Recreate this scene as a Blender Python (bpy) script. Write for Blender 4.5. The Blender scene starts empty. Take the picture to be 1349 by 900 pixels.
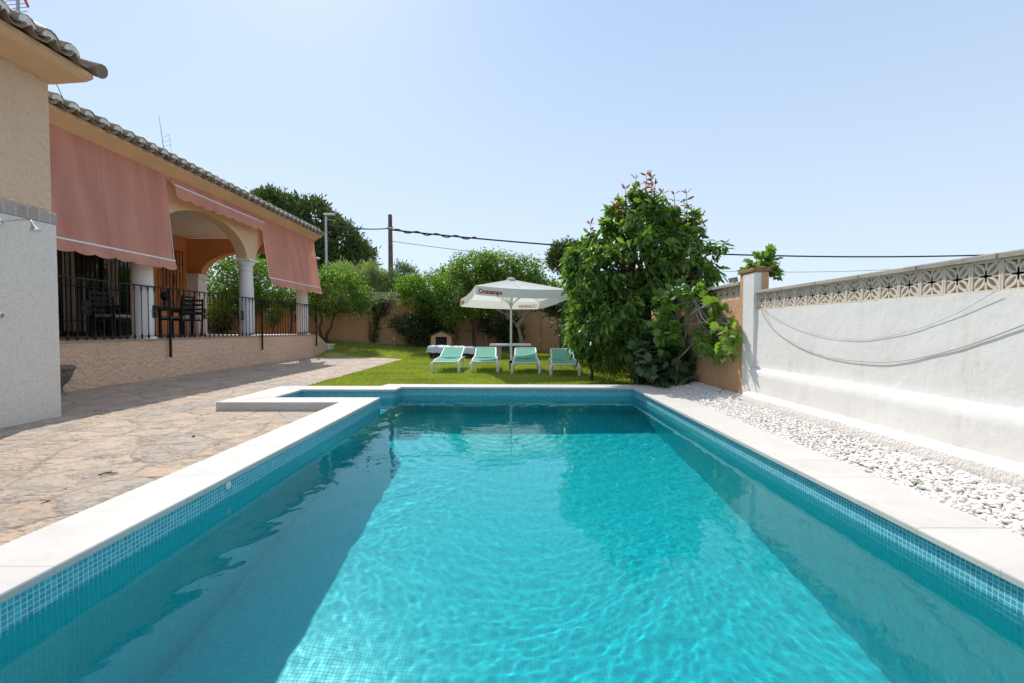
import bpy, math, random
import numpy as np
from mathutils import Vector, Matrix
R = math.radians
S = bpy.context.scene
COL = S.collection
random.seed(7)
PI = math.pi

# ------------------------------------------------------------------ camera numbers (used to read positions off the photo)
CZ, FPX, PITCH, YAW = 1.17, 600.0, R(1.62), 0.0025
def P(px, py, Y):
    u, v = px - 674.5, 450.0 - py
    y = FPX*math.cos(PITCH) + v*math.sin(PITCH)
    z = -FPX*math.sin(PITCH) + v*math.cos(PITCH)
    x, y = u*math.cos(YAW) - y*math.sin(YAW), u*math.sin(YAW) + y*math.cos(YAW)
    k = Y/y
    return Vector((x*k, Y, CZ + z*k))

# ------------------------------------------------------------------ helpers
def tag(o, label=None, cat=None, group=None, kind=None):
    if label: o['label'] = label
    if cat: o['category'] = cat
    if group: o['group'] = group
    if kind: o['kind'] = kind
    return o
def thing(name, label, cat, loc=(0, 0, 0), rz=0, group=None):
    o = bpy.data.objects.new(name, None); COL.objects.link(o)
    o.empty_display_size = .1
    o.location = loc; o.rotation_euler = (0, 0, rz)
    return tag(o, label, cat, group)
def copy_tree(o, parent=None):
    c = o.copy(); COL.objects.link(c)
    if parent is not None: c.parent = parent
    for ch in list(KIDS.get(o.name, ())):
        d = copy_tree(ch, c)
        KIDS.setdefault(c.name, []).append(d)
    return c
KIDS = {}

class MB:
    def __init__(s): s.v = []; s.f = []; s.m = []; s.n = 0; s.uv = None
    def add(s, vs, fs, mi=0):
        b = len(s.v); s.v += [tuple(p) for p in vs]
        s.f += [tuple(b+i for i in f) for f in fs]; s.m += [mi]*len(fs); return b
    def box(s, x0, x1, y0, y1, z0, z1, mi=0):
        vs = [(x, y, z) for z in (z0, z1) for y in (y0, y1) for x in (x0, x1)]
        s.add(vs, [(0,2,3,1),(4,5,7,6),(0,1,5,4),(2,6,7,3),(0,4,6,2),(1,3,7,5)], mi); return s
    def bbox(s, x0, x1, y0, y1, z0, z1, b=.01, mi=0):
        # box with chamfered vertical edges and top
        def ring(z, i):
            return [(x0+i+b,y0+i,z),(x1-i-b,y0+i,z),(x1-i,y0+i+b,z),(x1-i,y1-i-b,z),(x1-i-b,y1-i,z),(x0+i+b,y1-i,z),(x0+i,y1-i-b,z),(x0+i,y0+i+b,z)]
        vs = ring(z0, 0) + ring(z1-b, 0) + ring(z1, b*.7)
        fs = [tuple(range(7, -1, -1)), tuple(range(16, 24))]
        for k in (0, 8):
            for i in range(8): fs.append((k+i, k+(i+1) % 8, k+8+(i+1) % 8, k+8+i))
        s.add(vs, fs, mi); return s
    def obox(s, c, ax, ay, az, mi=0):
        c, ax, ay, az = map(Vector, (c, ax, ay, az))
        vs = [c + ax*i + ay*j + az*k for k in (-1, 1) for j in (-1, 1) for i in (-1, 1)]
        s.add(vs, [(0,2,3,1),(4,5,7,6),(0,1,5,4),(2,6,7,3),(0,4,6,2),(1,3,7,5)], mi); return s
    def bar(s, a, b, w, h=None, mi=0):
        a, b = Vector(a), Vector(b); d = (b-a)
        up = Vector((0, 0, 1)) if abs(d.normalized().z) < .95 else Vector((1, 0, 0))
        x = d.cross(up).normalized(); y = x.cross(d).normalized(); h = h or w
        return s.obox((a+b)/2, d/2, x*w/2, y*h/2, mi)
    def tube(s, pts, r, n=8, mi=0, cap=True):
        pts = [Vector(p) for p in pts]; rs = r if hasattr(r, '__len__') else [r]*len(pts)
        T = []
        for i in range(len(pts)):
            T.append((pts[min(i+1, len(pts)-1)] - pts[max(i-1, 0)]).normalized())
        up = Vector((0, 0, 1)) if abs(T[0].z) < .9 else Vector((1, 0, 0))
        x = T[0].cross(up).normalized(); vs = []
        for p, t, rr in zip(pts, T, rs):
            x = (x - t*x.dot(t)).normalized(); y = t.cross(x)
            for k in range(n):
                a = 2*PI*k/n; vs.append(p + (x*math.cos(a) + y*math.sin(a))*rr)
        fs = []
        for i in range(len(pts)-1):
            for k in range(n):
                fs.append((i*n+k, i*n+(k+1) % n, (i+1)*n+(k+1) % n, (i+1)*n+k))
        if cap: fs += [tuple(range(n-1, -1, -1)), tuple((len(pts)-1)*n + k for k in range(n))]
        s.add(vs, fs, mi); return s
    def lathe(s, prof, c=(0, 0, 0), n=24, mi=0):
        vs = []; fs = []
        for r, z in prof:
            for k in range(n):
                a = 2*PI*k/n; vs.append((c[0]+r*math.cos(a), c[1]+r*math.sin(a), c[2]+z))
        m = len(prof)
        for i in range(m-1):
            for k in range(n): fs.append((i*n+k, i*n+(k+1) % n, (i+1)*n+(k+1) % n, (i+1)*n+k))
        fs += [tuple(range(n-1, -1, -1)), tuple((m-1)*n + k for k in range(n))]
        s.add(vs, fs, mi); return s
    def prism(s, poly, d, mi=0):
        # poly: 3D points (planar, any order), d: extrusion vector
        n = len(poly); p = [Vector(q) for q in poly]; d = Vector(d)
        fs = [tuple(range(n-1, -1, -1)), tuple(range(n, 2*n))] + [(i, (i+1) % n, n+(i+1) % n, n+i) for i in range(n)]
        s.add(p + [q+d for q in p], fs, mi); return s
    def grid(s, fn, nu, nv, mi=0):
        vs = [fn(i/nu, j/nv) for j in range(nv+1) for i in range(nu+1)]
        fs = [(j*(nu+1)+i, j*(nu+1)+i+1, (j+1)*(nu+1)+i+1, (j+1)*(nu+1)+i) for j in range(nv) for i in range(nu)]
        s.add(vs, fs, mi); return s
    def build(s, name, mats, parent=None, smooth=None, label=None, fix=True):
        if not isinstance(mats, (list, tuple)): mats = [mats]
        me = bpy.data.meshes.new(name); me.from_pydata(s.v, [], s.f)
        for m in mats: me.materials.append(m)
        if len(mats) > 1: me.polygons.foreach_set('material_index', s.m)
        if fix:
            import bmesh
            bm = bmesh.new(); bm.from_mesh(me); bmesh.ops.recalc_face_normals(bm, faces=bm.faces); bm.to_mesh(me); bm.free()
        if smooth:
            me.polygons.foreach_set('use_smooth', [True]*len(me.polygons))
            if smooth != True: me.set_sharp_from_angle(angle=R(smooth))
        me.update()
        o = bpy.data.objects.new(name, me); COL.objects.link(o)
        if parent is not None:
            o.parent = parent; KIDS.setdefault(parent.name, []).append(o)
        if label: o['label'] = label
        return o
def np_mesh(name, V, F, mats, parent=None, smooth=False, mi=None):
    V = np.asarray(V, dtype=np.float32).reshape(-1, 3); F = np.asarray(F, dtype=np.int32)
    k = F.shape[1]
    me = bpy.data.meshes.new(name)
    me.vertices.add(len(V)); me.vertices.foreach_set('co', V.ravel())
    me.loops.add(F.size); me.loops.foreach_set('vertex_index', F.ravel())
    me.polygons.add(len(F)); me.polygons.foreach_set('loop_start', np.arange(0, F.size, k, dtype=np.int32))
    me.polygons.foreach_set('loop_total', np.full(len(F), k, dtype=np.int32))
    if not isinstance(mats, (list, tuple)): mats = [mats]
    for m in mats: me.materials.append(m)
    if mi is not None: me.polygons.foreach_set('material_index', np.asarray(mi, dtype=np.int32))
    if smooth: me.polygons.foreach_set('use_smooth', np.ones(len(F), dtype=bool))
    me.update(calc_edges=True); me.validate()
    o = bpy.data.objects.new(name, me); COL.objects.link(o)
    if parent is not None: o.parent = parent; KIDS.setdefault(parent.name, []).append(o)
    return o

# ------------------------------------------------------------------ materials
class N:
    def __init__(s, name):
        s.m = bpy.data.materials.new(name); s.m.use_nodes = True; s.t = s.m.node_tree
        s.b = s.t.nodes['Principled BSDF']; s.out = s.t.nodes['Material Output']
    def n(s, typ, **k):
        x = s.t.nodes.new(typ)
        for a, v in k.items(): setattr(x, a, v)
        return x
    def l(s, a, b): s.t.links.new(a, b)
    def coord(s, which='Object', scale=(1, 1, 1), rot=(0, 0, 0)):
        c = s.n('ShaderNodeTexCoord'); m = s.n('ShaderNodeMapping')
        m.inputs['Scale'].default_value = scale; m.inputs['Rotation'].default_value = rot
        s.l(c.outputs[which], m.inputs[0]); return m.outputs[0]
    def noise(s, vec, scale, detail=4, rough=.55, dist=0):
        x = s.n('ShaderNodeTexNoise'); x.inputs['Scale'].default_value = scale; x.inputs['Detail'].default_value = detail
        x.inputs['Roughness'].default_value = rough; x.inputs['Distortion'].default_value = dist
        s.l(vec, x.inputs['Vector']); return x
    def voro(s, vec, scale, feature='F1', rnd=1):
        x = s.n('ShaderNodeTexVoronoi'); x.feature = feature; x.inputs['Scale'].default_value = scale
        x.inputs['Randomness'].default_value = rnd; s.l(vec, x.inputs['Vector']); return x
    def ramp(s, fac, stops, interp='LINEAR'):
        x = s.n('ShaderNodeValToRGB'); e = x.color_ramp.elements; x.color_ramp.interpolation = interp
        while len(e) < len(stops): e.new(.5)
        for i, (p, c) in enumerate(stops):
            e[i].position = p; e[i].color = (*c, 1) if hasattr(c, '__len__') else (c, c, c, 1)
        s.l(fac, x.inputs[0]); return x.outputs[0]
    def mix(s, fac, a, b, mode='MIX'):
        x = s.n('ShaderNodeMix', data_type='RGBA', blend_type=mode)
        for i, v in ((0, fac), (6, a), (7, b)):
            if isinstance(v, (int, float)): x.inputs[i].default_value = v
            elif isinstance(v, tuple): x.inputs[i].default_value = (*v, 1)
            else: s.l(v, x.inputs[i])
        return x.outputs[2]
    def math(s, op, a, b=None, c=None):
        x = s.n('ShaderNodeMath', operation=op)
        for i, v in enumerate((a, b, c)):
            if v is None: continue
            if isinstance(v, (int, float)): x.inputs[i].default_value = v
            else: s.l(v, x.inputs[i])
        return x.outputs[0]
    def bump(s, h, strength=.3, dist=.01, prev=None):
        x = s.n('ShaderNodeBump'); x.inputs['Strength'].default_value = strength; x.inputs['Distance'].default_value = dist
        s.l(h, x.inputs['Height'])
        if prev is not None: s.l(prev, x.inputs['Normal'])
        s.l(x.outputs[0], s.b.inputs['Normal']); return x.outputs[0]
    def color(s, c):
        if isinstance(c, tuple): s.b.inputs['Base Color'].default_value = (*c, 1)
        else: s.l(c, s.b.inputs['Base Color'])
    def rough(s, r, spec=.3, metal=0):
        if isinstance(r, (int, float)): s.b.inputs['Roughness'].default_value = r
        else: s.l(r, s.b.inputs['Roughness'])
        s.b.inputs['Specular IOR Level'].default_value = spec; s.b.inputs['Metallic'].default_value = metal

def simple(name, c, rough=.5, spec=.3, metal=0, var=.15, scale=6, bump=0, bscale=60):
    k = N(name); v = k.coord('Object')
    n = k.noise(v, scale, 5)
    d = tuple(x*(1-var) for x in c); u = tuple(min(1, x*(1+var)) for x in c)
    k.color(k.ramp(n.outputs[0], [(.3, d), (.7, u)])); k.rough(rough, spec, metal)
    if bump: k.bump(k.noise(v, bscale, 4).outputs[0], bump, .004)
    return k.m

def stucco(name, c, bscale=28, bstr=.8, dist=.02, var=.08, stain=(.6, .45, .3), stainamt=.25):
    k = N(name); v = k.coord('Object')
    big = k.noise(v, .9, 6, .65)
    base = k.ramp(big.outputs[0], [(.3, tuple(x*(1-var) for x in c)), (.7, tuple(min(1, x*(1+var)) for x in c))])
    st = k.noise(k.coord('Object', (3, 3, .5)), 1.6, 7, .7)
    f = k.ramp(st.outputs[0], [(.56, 0.0), (.75, stainamt)])
    k.color(k.mix(f, base, stain))
    n1 = k.noise(v, bscale, 5, .6); n2 = k.voro(v, bscale*.6, 'SMOOTH_F1')
    h = k.math('ADD', n1.outputs[0], k.math('MULTIPLY', n2.outputs[0], .5))
    k.bump(h, bstr, dist); k.rough(.9, .15); return k.m

M = {}
M['peach'] = stucco('peach_stucco', (.80, .58, .41), 14, 1.0, .06, .06, (.45, .28, .17), .2)
M['peach2'] = stucco('terrace_stucco', (.80, .53, .37), 12, 1.0, .05, .08, (.40, .25, .16), .35)
M['orange'] = stucco('orange_render', (.66, .31, .13), 40, .3, .01, .05)
M['arch'] = stucco('arch_render', (.76, .50, .31), 30, .5, .015, .07)
M['cornice'] = stucco('cornice_render', (.80, .52, .32), 30, .4, .012, .10)
M['garden_wall'] = stucco('garden_wall_render', (.60, .36, .20), 20, .6, .02, .12, (.25, .15, .09), .4)
M['ceiling'] = stucco('ceiling_paint', (.74, .70, .64), 40, .2, .005, .03)
M['white_col'] = stucco('white_paint', (.78, .76, .73), 30, .3, .008, .04, (.55, .5, .45), .2)
M['white_wall'] = stucco('whitewashed_render', (.76, .73, .685), 10, .3, .02, .03, (.58, .50, .40), .45)
M['whiterough'] = stucco('rough_white_render', (.80, .76, .71), 60, 1.0, .02, .05, (.6, .5, .4), .3)
M['concrete'] = stucco('weathered_concrete', (.40, .36, .31), 60, .6, .008, .18, (.16, .14, .12), .6)
M['block'] = stucco('breeze_block_concrete', (.68, .59, .48), 70, .5, .006, .10, (.30, .25, .20), .35)
M['stone_table'] = stucco('grey_stone', (.42, .41, .40), 40, .4, .006, .1)
M['table_top'] = stucco('white_stone', (.70, .69, .68), 40, .2, .004, .06)
M['iron'] = simple('black_iron', (.012, .012, .013), .45, .4, 0, .3)
M['dark'] = simple('dark_interior', (.015, .013, .012), .8, .1)
M['white_metal'] = simple('white_metal', (.78, .78, .76), .4, .4, 0, .05)
M['white_plastic'] = simple('white_resin', (.74, .72, .68), .45, .35, 0, .06)
M['grey_metal'] = simple('galvanised_metal', (.42, .43, .44), .4, .5, .6, .15)
M['chrome'] = simple('chrome', (.75, .76, .78), .12, .5, 1, .05)
M['red'] = simple('red_plastic', (.55, .05, .04), .5)
M['amber'] = simple('orange_plastic', (.55, .22, .06), .5)
M['wood_pole'] = simple('weathered_timber', (.17, .12, .10), .85, .1, 0, .3, 5, .4, 30)
M['cable'] = simple('black_cable', (.03, .03, .03), .6)
M['cable_and_shadow'] = simple('grey_cable_and_shadow', (.36, .35, .34), .7)
M['bark'] = simple('bark', (.10, .075, .055), .9, .1, 0, .35, 9, .8, 30)
M['bark_pale'] = simple('pale_bark', (.32, .28, .23), .9, .1, 0, .25, 9, .6, 30)
M['cushion'] = simple('pale_cushion', (.30, .33, .34), .9, .1)
M['curtain'] = simple('cream_curtain', (.55, .48, .38), .9, .1)
M['terrace_floor'] = simple('terrace_tile', (.50, .36, .28), .5, .3, 0, .1)
M['slate'] = simple('old_stone', (.20, .17, .14), .9, .1, 0, .4, 14, .7, 40)
M['mortar'] = simple('mortar', (.74, .69, .60), .95, .1, 0, .15, 20, .6, 60)
M['dirt'] = simple('soil', (.13, .10, .07), .95, .1, 0, .3, 3)
M['dryleaf'] = simple('dry_leaf', (.30, .15, .06), .8, .1, 0, .3, 30)
M['render_dark'] = simple('dark_opening', (.05, .055, .06), .8, .1)
M['corr'] = simple('corrugated_sheet', (.40, .40, .40), .6, .3, .2, .15)

def glass_dark():
    k = N('dark_glass'); k.color((.012, .013, .014)); k.rough(.04, .8); return k.m
M['glass'] = glass_dark()

def tile_roof():
    k = N('roof_tile'); v = k.coord('Object')
    r = k.n('ShaderNodeNewGeometry'); n = k.noise(v, 14, 6, .7)
    base = k.ramp(r.outputs['Random Per Island'], [(0, (.20, .13, .09)), (.35, (.32, .22, .15)), (.7, (.25, .19, .15)), (1, (.42, .33, .24))])
    lich = k.ramp(n.outputs[0], [(.42, 0.0), (.62, .85)])
    k.color(k.mix(lich, base, (.22, .19, .15))); k.rough(.95, .1); k.bump(n.outputs[0], .6, .006); return k.m
M['roof_tile'] = tile_roof()

def cap_tile():
    k = N('brown_glazed_tile'); v = k.coord('Object')
    br = k.n('ShaderNodeTexBrick'); br.offset = 0
    sx = k.n('ShaderNodeSeparateXYZ'); k.l(v, sx.inputs[0]); cb = k.n('ShaderNodeCombineXYZ')
    k.l(sx.outputs[1], cb.inputs[0]); k.l(sx.outputs[2], cb.inputs[1])
    k.l(cb.outputs[0], br.inputs['Vector'])
    for a, b in (('Scale', 1), ('Mortar Size', .006), ('Brick Width', .135), ('Row Height', 4.)): br.inputs[a].default_value = b
    br.inputs['Color1'].default_value = (.44, .37, .33, 1); br.inputs['Color2'].default_value = (.33, .28, .25, 1); br.inputs['Mortar'].default_value = (.6, .57, .53, 1)
    n = k.noise(v, 30, 5); k.color(k.mix(.35, br.outputs[0], k.ramp(n.outputs[0], [(.3, (.2, .16, .14)), (.7, (.48, .42, .38))]))); k.rough(.45, .4); return k.m
M['cap_tile'] = cap_tile()

def mosaic(name, tones, grout, size=.025, gw=.09, useuv=True, rough=.2, swap=None, var=0.0):
    k = N(name)
    if useuv: v = k.coord('UV', (1/size,)*3)
    else:
        c = k.coord('Object', (1/size,)*3); sx = k.n('ShaderNodeSeparateXYZ'); k.l(c, sx.inputs[0]); cb = k.n('ShaderNodeCombineXYZ')
        k.l(sx.outputs[swap[0]], cb.inputs[0]); k.l(sx.outputs[swap[1]], cb.inputs[1]); v = cb.outputs[0]
    fr = k.n('ShaderNodeVectorMath', operation='FRACTION'); k.l(v, fr.inputs[0])
    fl = k.n('ShaderNodeVectorMath', operation='FLOOR'); k.l(v, fl.inputs[0])
    s2 = k.n('ShaderNodeSeparateXYZ'); k.l(fr.outputs[0], s2.inputs[0])
    d = []
    for i in (0, 1):
        a = k.math('ABSOLUTE', k.math('SUBTRACT', s2.outputs[i], .5)); d.append(a)
    mx = k.math('MAXIMUM', d[0], d[1])
    g = k.ramp(mx, [(.5-gw, 0.0), (.5-gw*.55, 1.0)])
    wn = k.n('ShaderNodeTexWhiteNoise', noise_dimensions='2D'); k.l(fl.outputs[0], wn.inputs['Vector'])
    t = k.ramp(wn.outputs['Value'], [(i/(len(tones)-1), c) for i, c in enumerate(tones)])
    k.color(k.mix(g, t, grout)); k.l(k.math('ADD', k.math('MULTIPLY', g, .5), rough), k.b.inputs['Roughness'])
    k.b.inputs['Specular IOR Level'].default_value = .4
    k.bump(k.math('SUBTRACT', 1.0, g), .4, .001)
    return k.m
M['pool_tile'] = mosaic('blue_mosaic', [(.03, .30, .40), (.05, .42, .51), (.04, .35, .45), (.10, .50, .58)], (.54, .68, .70))
M['pool_deep'] = mosaic('submerged_mosaic', [(.006, .41, .46), (.010, .49, .545), (.008, .45, .505), (.014, .53, .58)], (.03, .53, .58), .025, .06)
M['panel_tile'] = mosaic('cream_mosaic', [(.66, .60, .53), (.76, .70, .62), (.71, .65, .57), (.80, .74, .67)], (.60, .555, .495), .025, .08, False, .3, (1, 2))

def coping_mat():
    k = N('white_coping_stone'); v = k.coord('Object'); n = k.noise(v, 3, 6, .6); n2 = k.noise(v, 45, 3)
    base = k.ramp(n.outputs[0], [(.3, (.54, .51, .475)), (.7, (.61, .585, .55))])
    s = k.noise(v, 9, 8, .75); base = k.mix(k.ramp(s.outputs[0], [(.52, 0.0), (.75, .5)]), base, (.44, .39, .33)); g_ = k.n('ShaderNodeNewGeometry'); base = k.mix(1.0, base, k.ramp(g_.outputs['Random Per Island'], [(0, (.95, .945, .94)), (1, (1.02, 1.02, 1.01))]), 'MULTIPLY')
    # joints every metre along x or y are real grooves in the mesh; here fine grain only
    k.color(base); k.rough(.7, .25); k.bump(n2.outputs[0], .25, .003); return k.m
M['coping'] = coping_mat()

def paving_mat():
    k = N('flagstone'); v = k.coord('Object', (1, .8, 1)); w = k.noise(v, 1.3, 4, .6)
    vm = k.n('ShaderNodeVectorMath', operation='MULTIPLY_ADD'); k.l(w.outputs['Color'], vm.inputs[0]); vm.inputs[1].default_value = (.35,)*3; k.l(v, vm.inputs[2])
    vd = vm.outputs[0]
    e = k.voro(vd, 1.7, 'DISTANCE_TO_EDGE'); c = k.voro(vd, 1.7, 'F1')
    sc = k.n('ShaderNodeSeparateColor'); k.l(c.outputs['Color'], sc.inputs[0])
    stone = k.ramp(sc.outputs[0], [(0, (.46, .345, .25)), (.25, (.53, .41, .31)), (.5, (.42, .35, .285)), (.75, (.53, .40, .285)), (1, (.35, .32, .295))])
    n = k.noise(k.coord('Object', (1, 1.7, 1), (0, 0, .35)), 2.6, 7, .62, .5)
    stone = k.mix(k.ramp(n.outputs[0], [(.40, 0.0), (.70, .75)]), stone, (.29, .27, .25))
    n5 = k.noise(v, 2.2, 6, .7); stone = k.mix(k.ramp(n5.outputs[0], [(.5, 0.0), (.72, .55)]), stone, (.50, .36, .24))
    n2 = k.noise(v, 24, 6, .75); stone = k.mix(.45, stone, k.mix(1.0, stone, k.ramp(n2.outputs[0], [(.3, .5), (.7, 1.6)]), 'MULTIPLY'))
    jf = k.ramp(e.outputs[0], [(.010, 1.0), (.028, 0.0)])
    k.color(k.mix(jf, stone, (.50, .42, .33)))
    # thin dark cracks where the slate layers end
    n4 = k.noise(k.coord('Object', (1, 3.4, 1), (0, 0, -.25)), 2.6, 5, .6, 1.2)
    crack = k.ramp(k.math('ABSOLUTE', k.math('SUBTRACT', n4.outputs[0], .5)), [(0.0, 1.0), (.006, 0.0)])
    n6 = k.noise(v, 3.5, 2); crack = k.math('MULTIPLY', crack, k.ramp(n6.outputs[0], [(.5, 0.0), (.58, 1.0)]))
    k.color(k.mix(crack, k.mix(k.math('MULTIPLY', jf, .7), stone, (.33, .26, .20)), (.10, .08, .07)))
    layer = k.ramp(n.outputs[0], [(.35, 0.0), (.42, .35), (.5, .4), (.55, .75), (.7, 1.0)])
    h = k.math('ADD', k.math('MULTIPLY', k.ramp(e.outputs[0], [(0.0, 0.0), (.05, 1.0)]), .5), k.math('ADD', k.math('MULTIPLY', layer, .8), k.math('MULTIPLY', n2.outputs[0], .5)))
    h = k.math('SUBTRACT', h, k.math('MULTIPLY', crack, 1.0))
    k.bump(h, 1.0, .03); k.rough(.8, .25); return k.m
M['paving'] = paving_mat()

def lawn_mat():
    k = N('lawn_ground'); v = k.coord('Object'); n = k.noise(v, .8, 5, .6); n2 = k.noise(v, 40, 5, .8)
    b = k.ramp(n.outputs[0], [(.35, (.17, .21, .035)), (.55, (.22, .26, .05)), (.7, (.30, .28, .09))])
    k.color(k.mix(.6, b, k.mix(1.0, b, k.ramp(n2.outputs[0], [(.3, .4), (.7, 1.6)]), 'MULTIPLY'))); k.bump(n2.outputs[0], 1, .03); k.rough(.9, .1); return k.m
M['lawn'] = lawn_mat()

def leaf_mat(name, stops, trans=.35, rough=.4, spec=.35, tcol=None, noise=3):
    k = N(name); g = k.n('ShaderNodeNewGeometry'); c = k.ramp(g.outputs['Random Per Island'], stops)
    n = k.noise(k.coord('Object'), noise, 3); c = k.mix(.5, c, k.mix(1.0, c, k.ramp(n.outputs[0], [(.3, .6), (.7, 1.4)]), 'MULTIPLY'))
    k.color(c); k.rough(rough, spec)
    t = k.n('ShaderNodeBsdfTranslucent'); m = k.n('ShaderNodeMixShader'); m.inputs[0].default_value = trans
    k.l(k.mix(1.0, c, tcol or (1.5, 1.7, .5), 'MULTIPLY'), t.inputs[0]); k.l(k.b.outputs[0], m.inputs[1]); k.l(t.outputs[0], m.inputs[2]); k.l(m.outputs[0], k.out.inputs[0]); return k.m
M['avocado'] = leaf_mat('glossy_leaf', [(0, (.05, .105, .022)), (.45, (.095, .19, .038)), (.8, (.17, .28, .055)), (1, (.30, .31, .08))], .42, .38, .4)
M['redleaf'] = leaf_mat('young_red_leaf', [(0, (.22, .09, .05)), (.5, (.30, .12, .07)), (1, (.20, .16, .05))], .35, .4, .3, (1.6, 1.0, .5))
M['citrus'] = leaf_mat('citrus_leaf', [(0, (.055, .11, .02)), (.5, (.10, .19, .035)), (1, (.24, .31, .06))], .45, .42, .35)
M['bright'] = leaf_mat('bright_leaf', [(0, (.07, .15, .02)), (.5, (.11, .21, .03)), (1, (.19, .28, .04))], .45, .4, .35)
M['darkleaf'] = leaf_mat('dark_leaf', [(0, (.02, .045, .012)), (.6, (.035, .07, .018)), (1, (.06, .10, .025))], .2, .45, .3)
M['figleaf'] = leaf_mat('fig_leaf', [(0, (.09, .17, .035)), (.6, (.15, .25, .05)), (1, (.24, .33, .08))], .4, .5, .25)
M['greyleaf'] = leaf_mat('grey_green_leaf', [(0, (.08, .13, .06)), (.6, (.11, .17, .08)), (1, (.15, .21, .11))], .25, .6, .2)
M['pine'] = leaf_mat('pine_needles', [(0, (.05, .08, .03)), (.6, (.08, .12, .04)), (1, (.13, .17, .06))], .2, .6, .2)
M['feather'] = leaf_mat('feathery_leaf', [(0, (.17, .23, .12)), (.6, (.24, .31, .17)), (1, (.30, .37, .21))], .35, .6, .2)
M['blade'] = leaf_mat('grass_blade', [(0, (.23, .30, .035)), (.5, (.31, .38, .06)), (.85, (.40, .44, .10)), (1, (.46, .41, .18))], .4, .55, .2, (1.2, 1.3, .6), .7)

def dry_patches(m):
    nt_ = m.node_tree; b_ = nt_.nodes['Principled BSDF']; src = b_.inputs['Base Color'].links[0].from_socket
    c = nt_.nodes.new('ShaderNodeTexCoord'); n = nt_.nodes.new('ShaderNodeTexNoise'); n.inputs['Scale'].default_value = .9; n.inputs['Detail'].default_value = 5; n.inputs['Roughness'].default_value = .65
    q = nt_.nodes.new('ShaderNodeValToRGB'); q.color_ramp.elements[0].position = .5; q.color_ramp.elements[1].position = .68; q.color_ramp.elements[1].color = (.75, .75, .75, 1)
    x = nt_.nodes.new('ShaderNodeMix'); x.data_type = 'RGBA'; x.inputs[7].default_value = (.40, .39, .13, 1)
    nt_.links.new(c.outputs['Object'], n.inputs[0]); nt_.links.new(n.outputs[0], q.inputs[0]); nt_.links.new(q.outputs[0], x.inputs[0]); nt_.links.new(src, x.inputs[6]); nt_.links.new(x.outputs[2], b_.inputs['Base Color'])
dry_patches(M['blade']); dry_patches(M['lawn'])

def fabric(name, c, trans=.3, tcol=None, rough=.85, var=.05, wave=None):
    k = N(name); v = k.coord('Object'); n = k.noise(v, 1.5, 4); n2 = k.noise(v, 300, 2)
    col = k.ramp(n.outputs[0], [(.3, tuple(x*(1-var) for x in c)), (.7, tuple(min(1, x*(1+var)) for x in c))])
    k.color(col); k.rough(rough, .15); k.bump(n2.outputs[0], .2, .001)
    t = k.n('ShaderNodeBsdfTranslucent'); m = k.n('ShaderNodeMixShader'); m.inputs[0].default_value = trans
    t.inputs[0].default_value = (*(tcol or c), 1); k.l(k.b.outputs[0], m.inputs[1]); k.l(t.outputs[0], m.inputs[2]); k.l(m.outputs[0], k.out.inputs[0]); return k.m
def seams(m):
    nt_ = m.node_tree; b_ = nt_.nodes['Principled BSDF']; src = b_.inputs['Base Color'].links[0].from_socket
    c = nt_.nodes.new('ShaderNodeTexCoord'); sx = nt_.nodes.new('ShaderNodeSeparateXYZ'); nt_.links.new(c.outputs['Object'], sx.inputs[0])
    def mt(op, a, v=None):
        x = nt_.nodes.new('ShaderNodeMath'); x.operation = op; nt_.links.new(a, x.inputs[0])
        if v is not None: x.inputs[1].default_value = v
        return x.outputs[0]
    f = mt('LESS_THAN', mt('ABSOLUTE', mt('SUBTRACT', mt('FRACT', mt('MULTIPLY', sx.outputs[1], 1/1.18)), .5)), .012)
    n = nt_.nodes.new('ShaderNodeTexNoise'); n.inputs['Scale'].default_value = 1.3; n.inputs['Detail'].default_value = 6
    mp = nt_.nodes.new('ShaderNodeMapping'); mp.inputs['Scale'].default_value = (1, 2.2, .4); nt_.links.new(c.outputs['Object'], mp.inputs[0]); nt_.links.new(mp.outputs[0], n.inputs[0])
    q = nt_.nodes.new('ShaderNodeValToRGB'); q.color_ramp.elements[0].position = .35; q.color_ramp.elements[0].color = (.80, .78, .78, 1); q.color_ramp.elements[1].position = .65; q.color_ramp.elements[1].color = (1.0, 1.0, 1.0, 1)
    nt_.links.new(n.outputs[0], q.inputs[0])
    x = nt_.nodes.new('ShaderNodeMix'); x.data_type = 'RGBA'; x.blend_type = 'MULTIPLY'; x.inputs[0].default_value = 1; nt_.links.new(src, x.inputs[6]); nt_.links.new(q.outputs[0], x.inputs[7])
    y = nt_.nodes.new('ShaderNodeMix'); y.data_type = 'RGBA'; nt_.links.new(mt('MULTIPLY', f, .35), y.inputs[0]); nt_.links.new(x.outputs[2], y.inputs[6]); y.inputs[7].default_value = (.45, .20, .15, 1)
    nt_.links.new(y.outputs[2], b_.inputs['Base Color'])
M['salmon'] = fabric('salmon_awning_cloth', (.86, .41, .31), .35, (.85, .36, .24))
seams(M['salmon'])
M['canopy'] = fabric('white_canvas', (.74, .74, .72), .4, (.8, .79, .75))
M['ink'] = fabric('red_print', (.42, .03, .06), .5, (.6, .03, .05))
M['sling'] = fabric('green_sling', (.22, .56, .47), .4, (.22, .68, .54))
M['cover'] = fabric('blue_white_sheet', (.62, .67, .74), .1)

def water_mat():
    k = N('pool_water'); k.t.nodes.remove(k.b)
    g = k.n('ShaderNodeBsdfGlass'); g.inputs['IOR'].default_value = 1.33; g.inputs['Roughness'].default_value = 0
    g.inputs['Color'].default_value = (.72, .99, .995, 1); k.l(g.outputs[0], k.out.inputs[0]); return k.m
M['water'] = water_mat()

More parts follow.
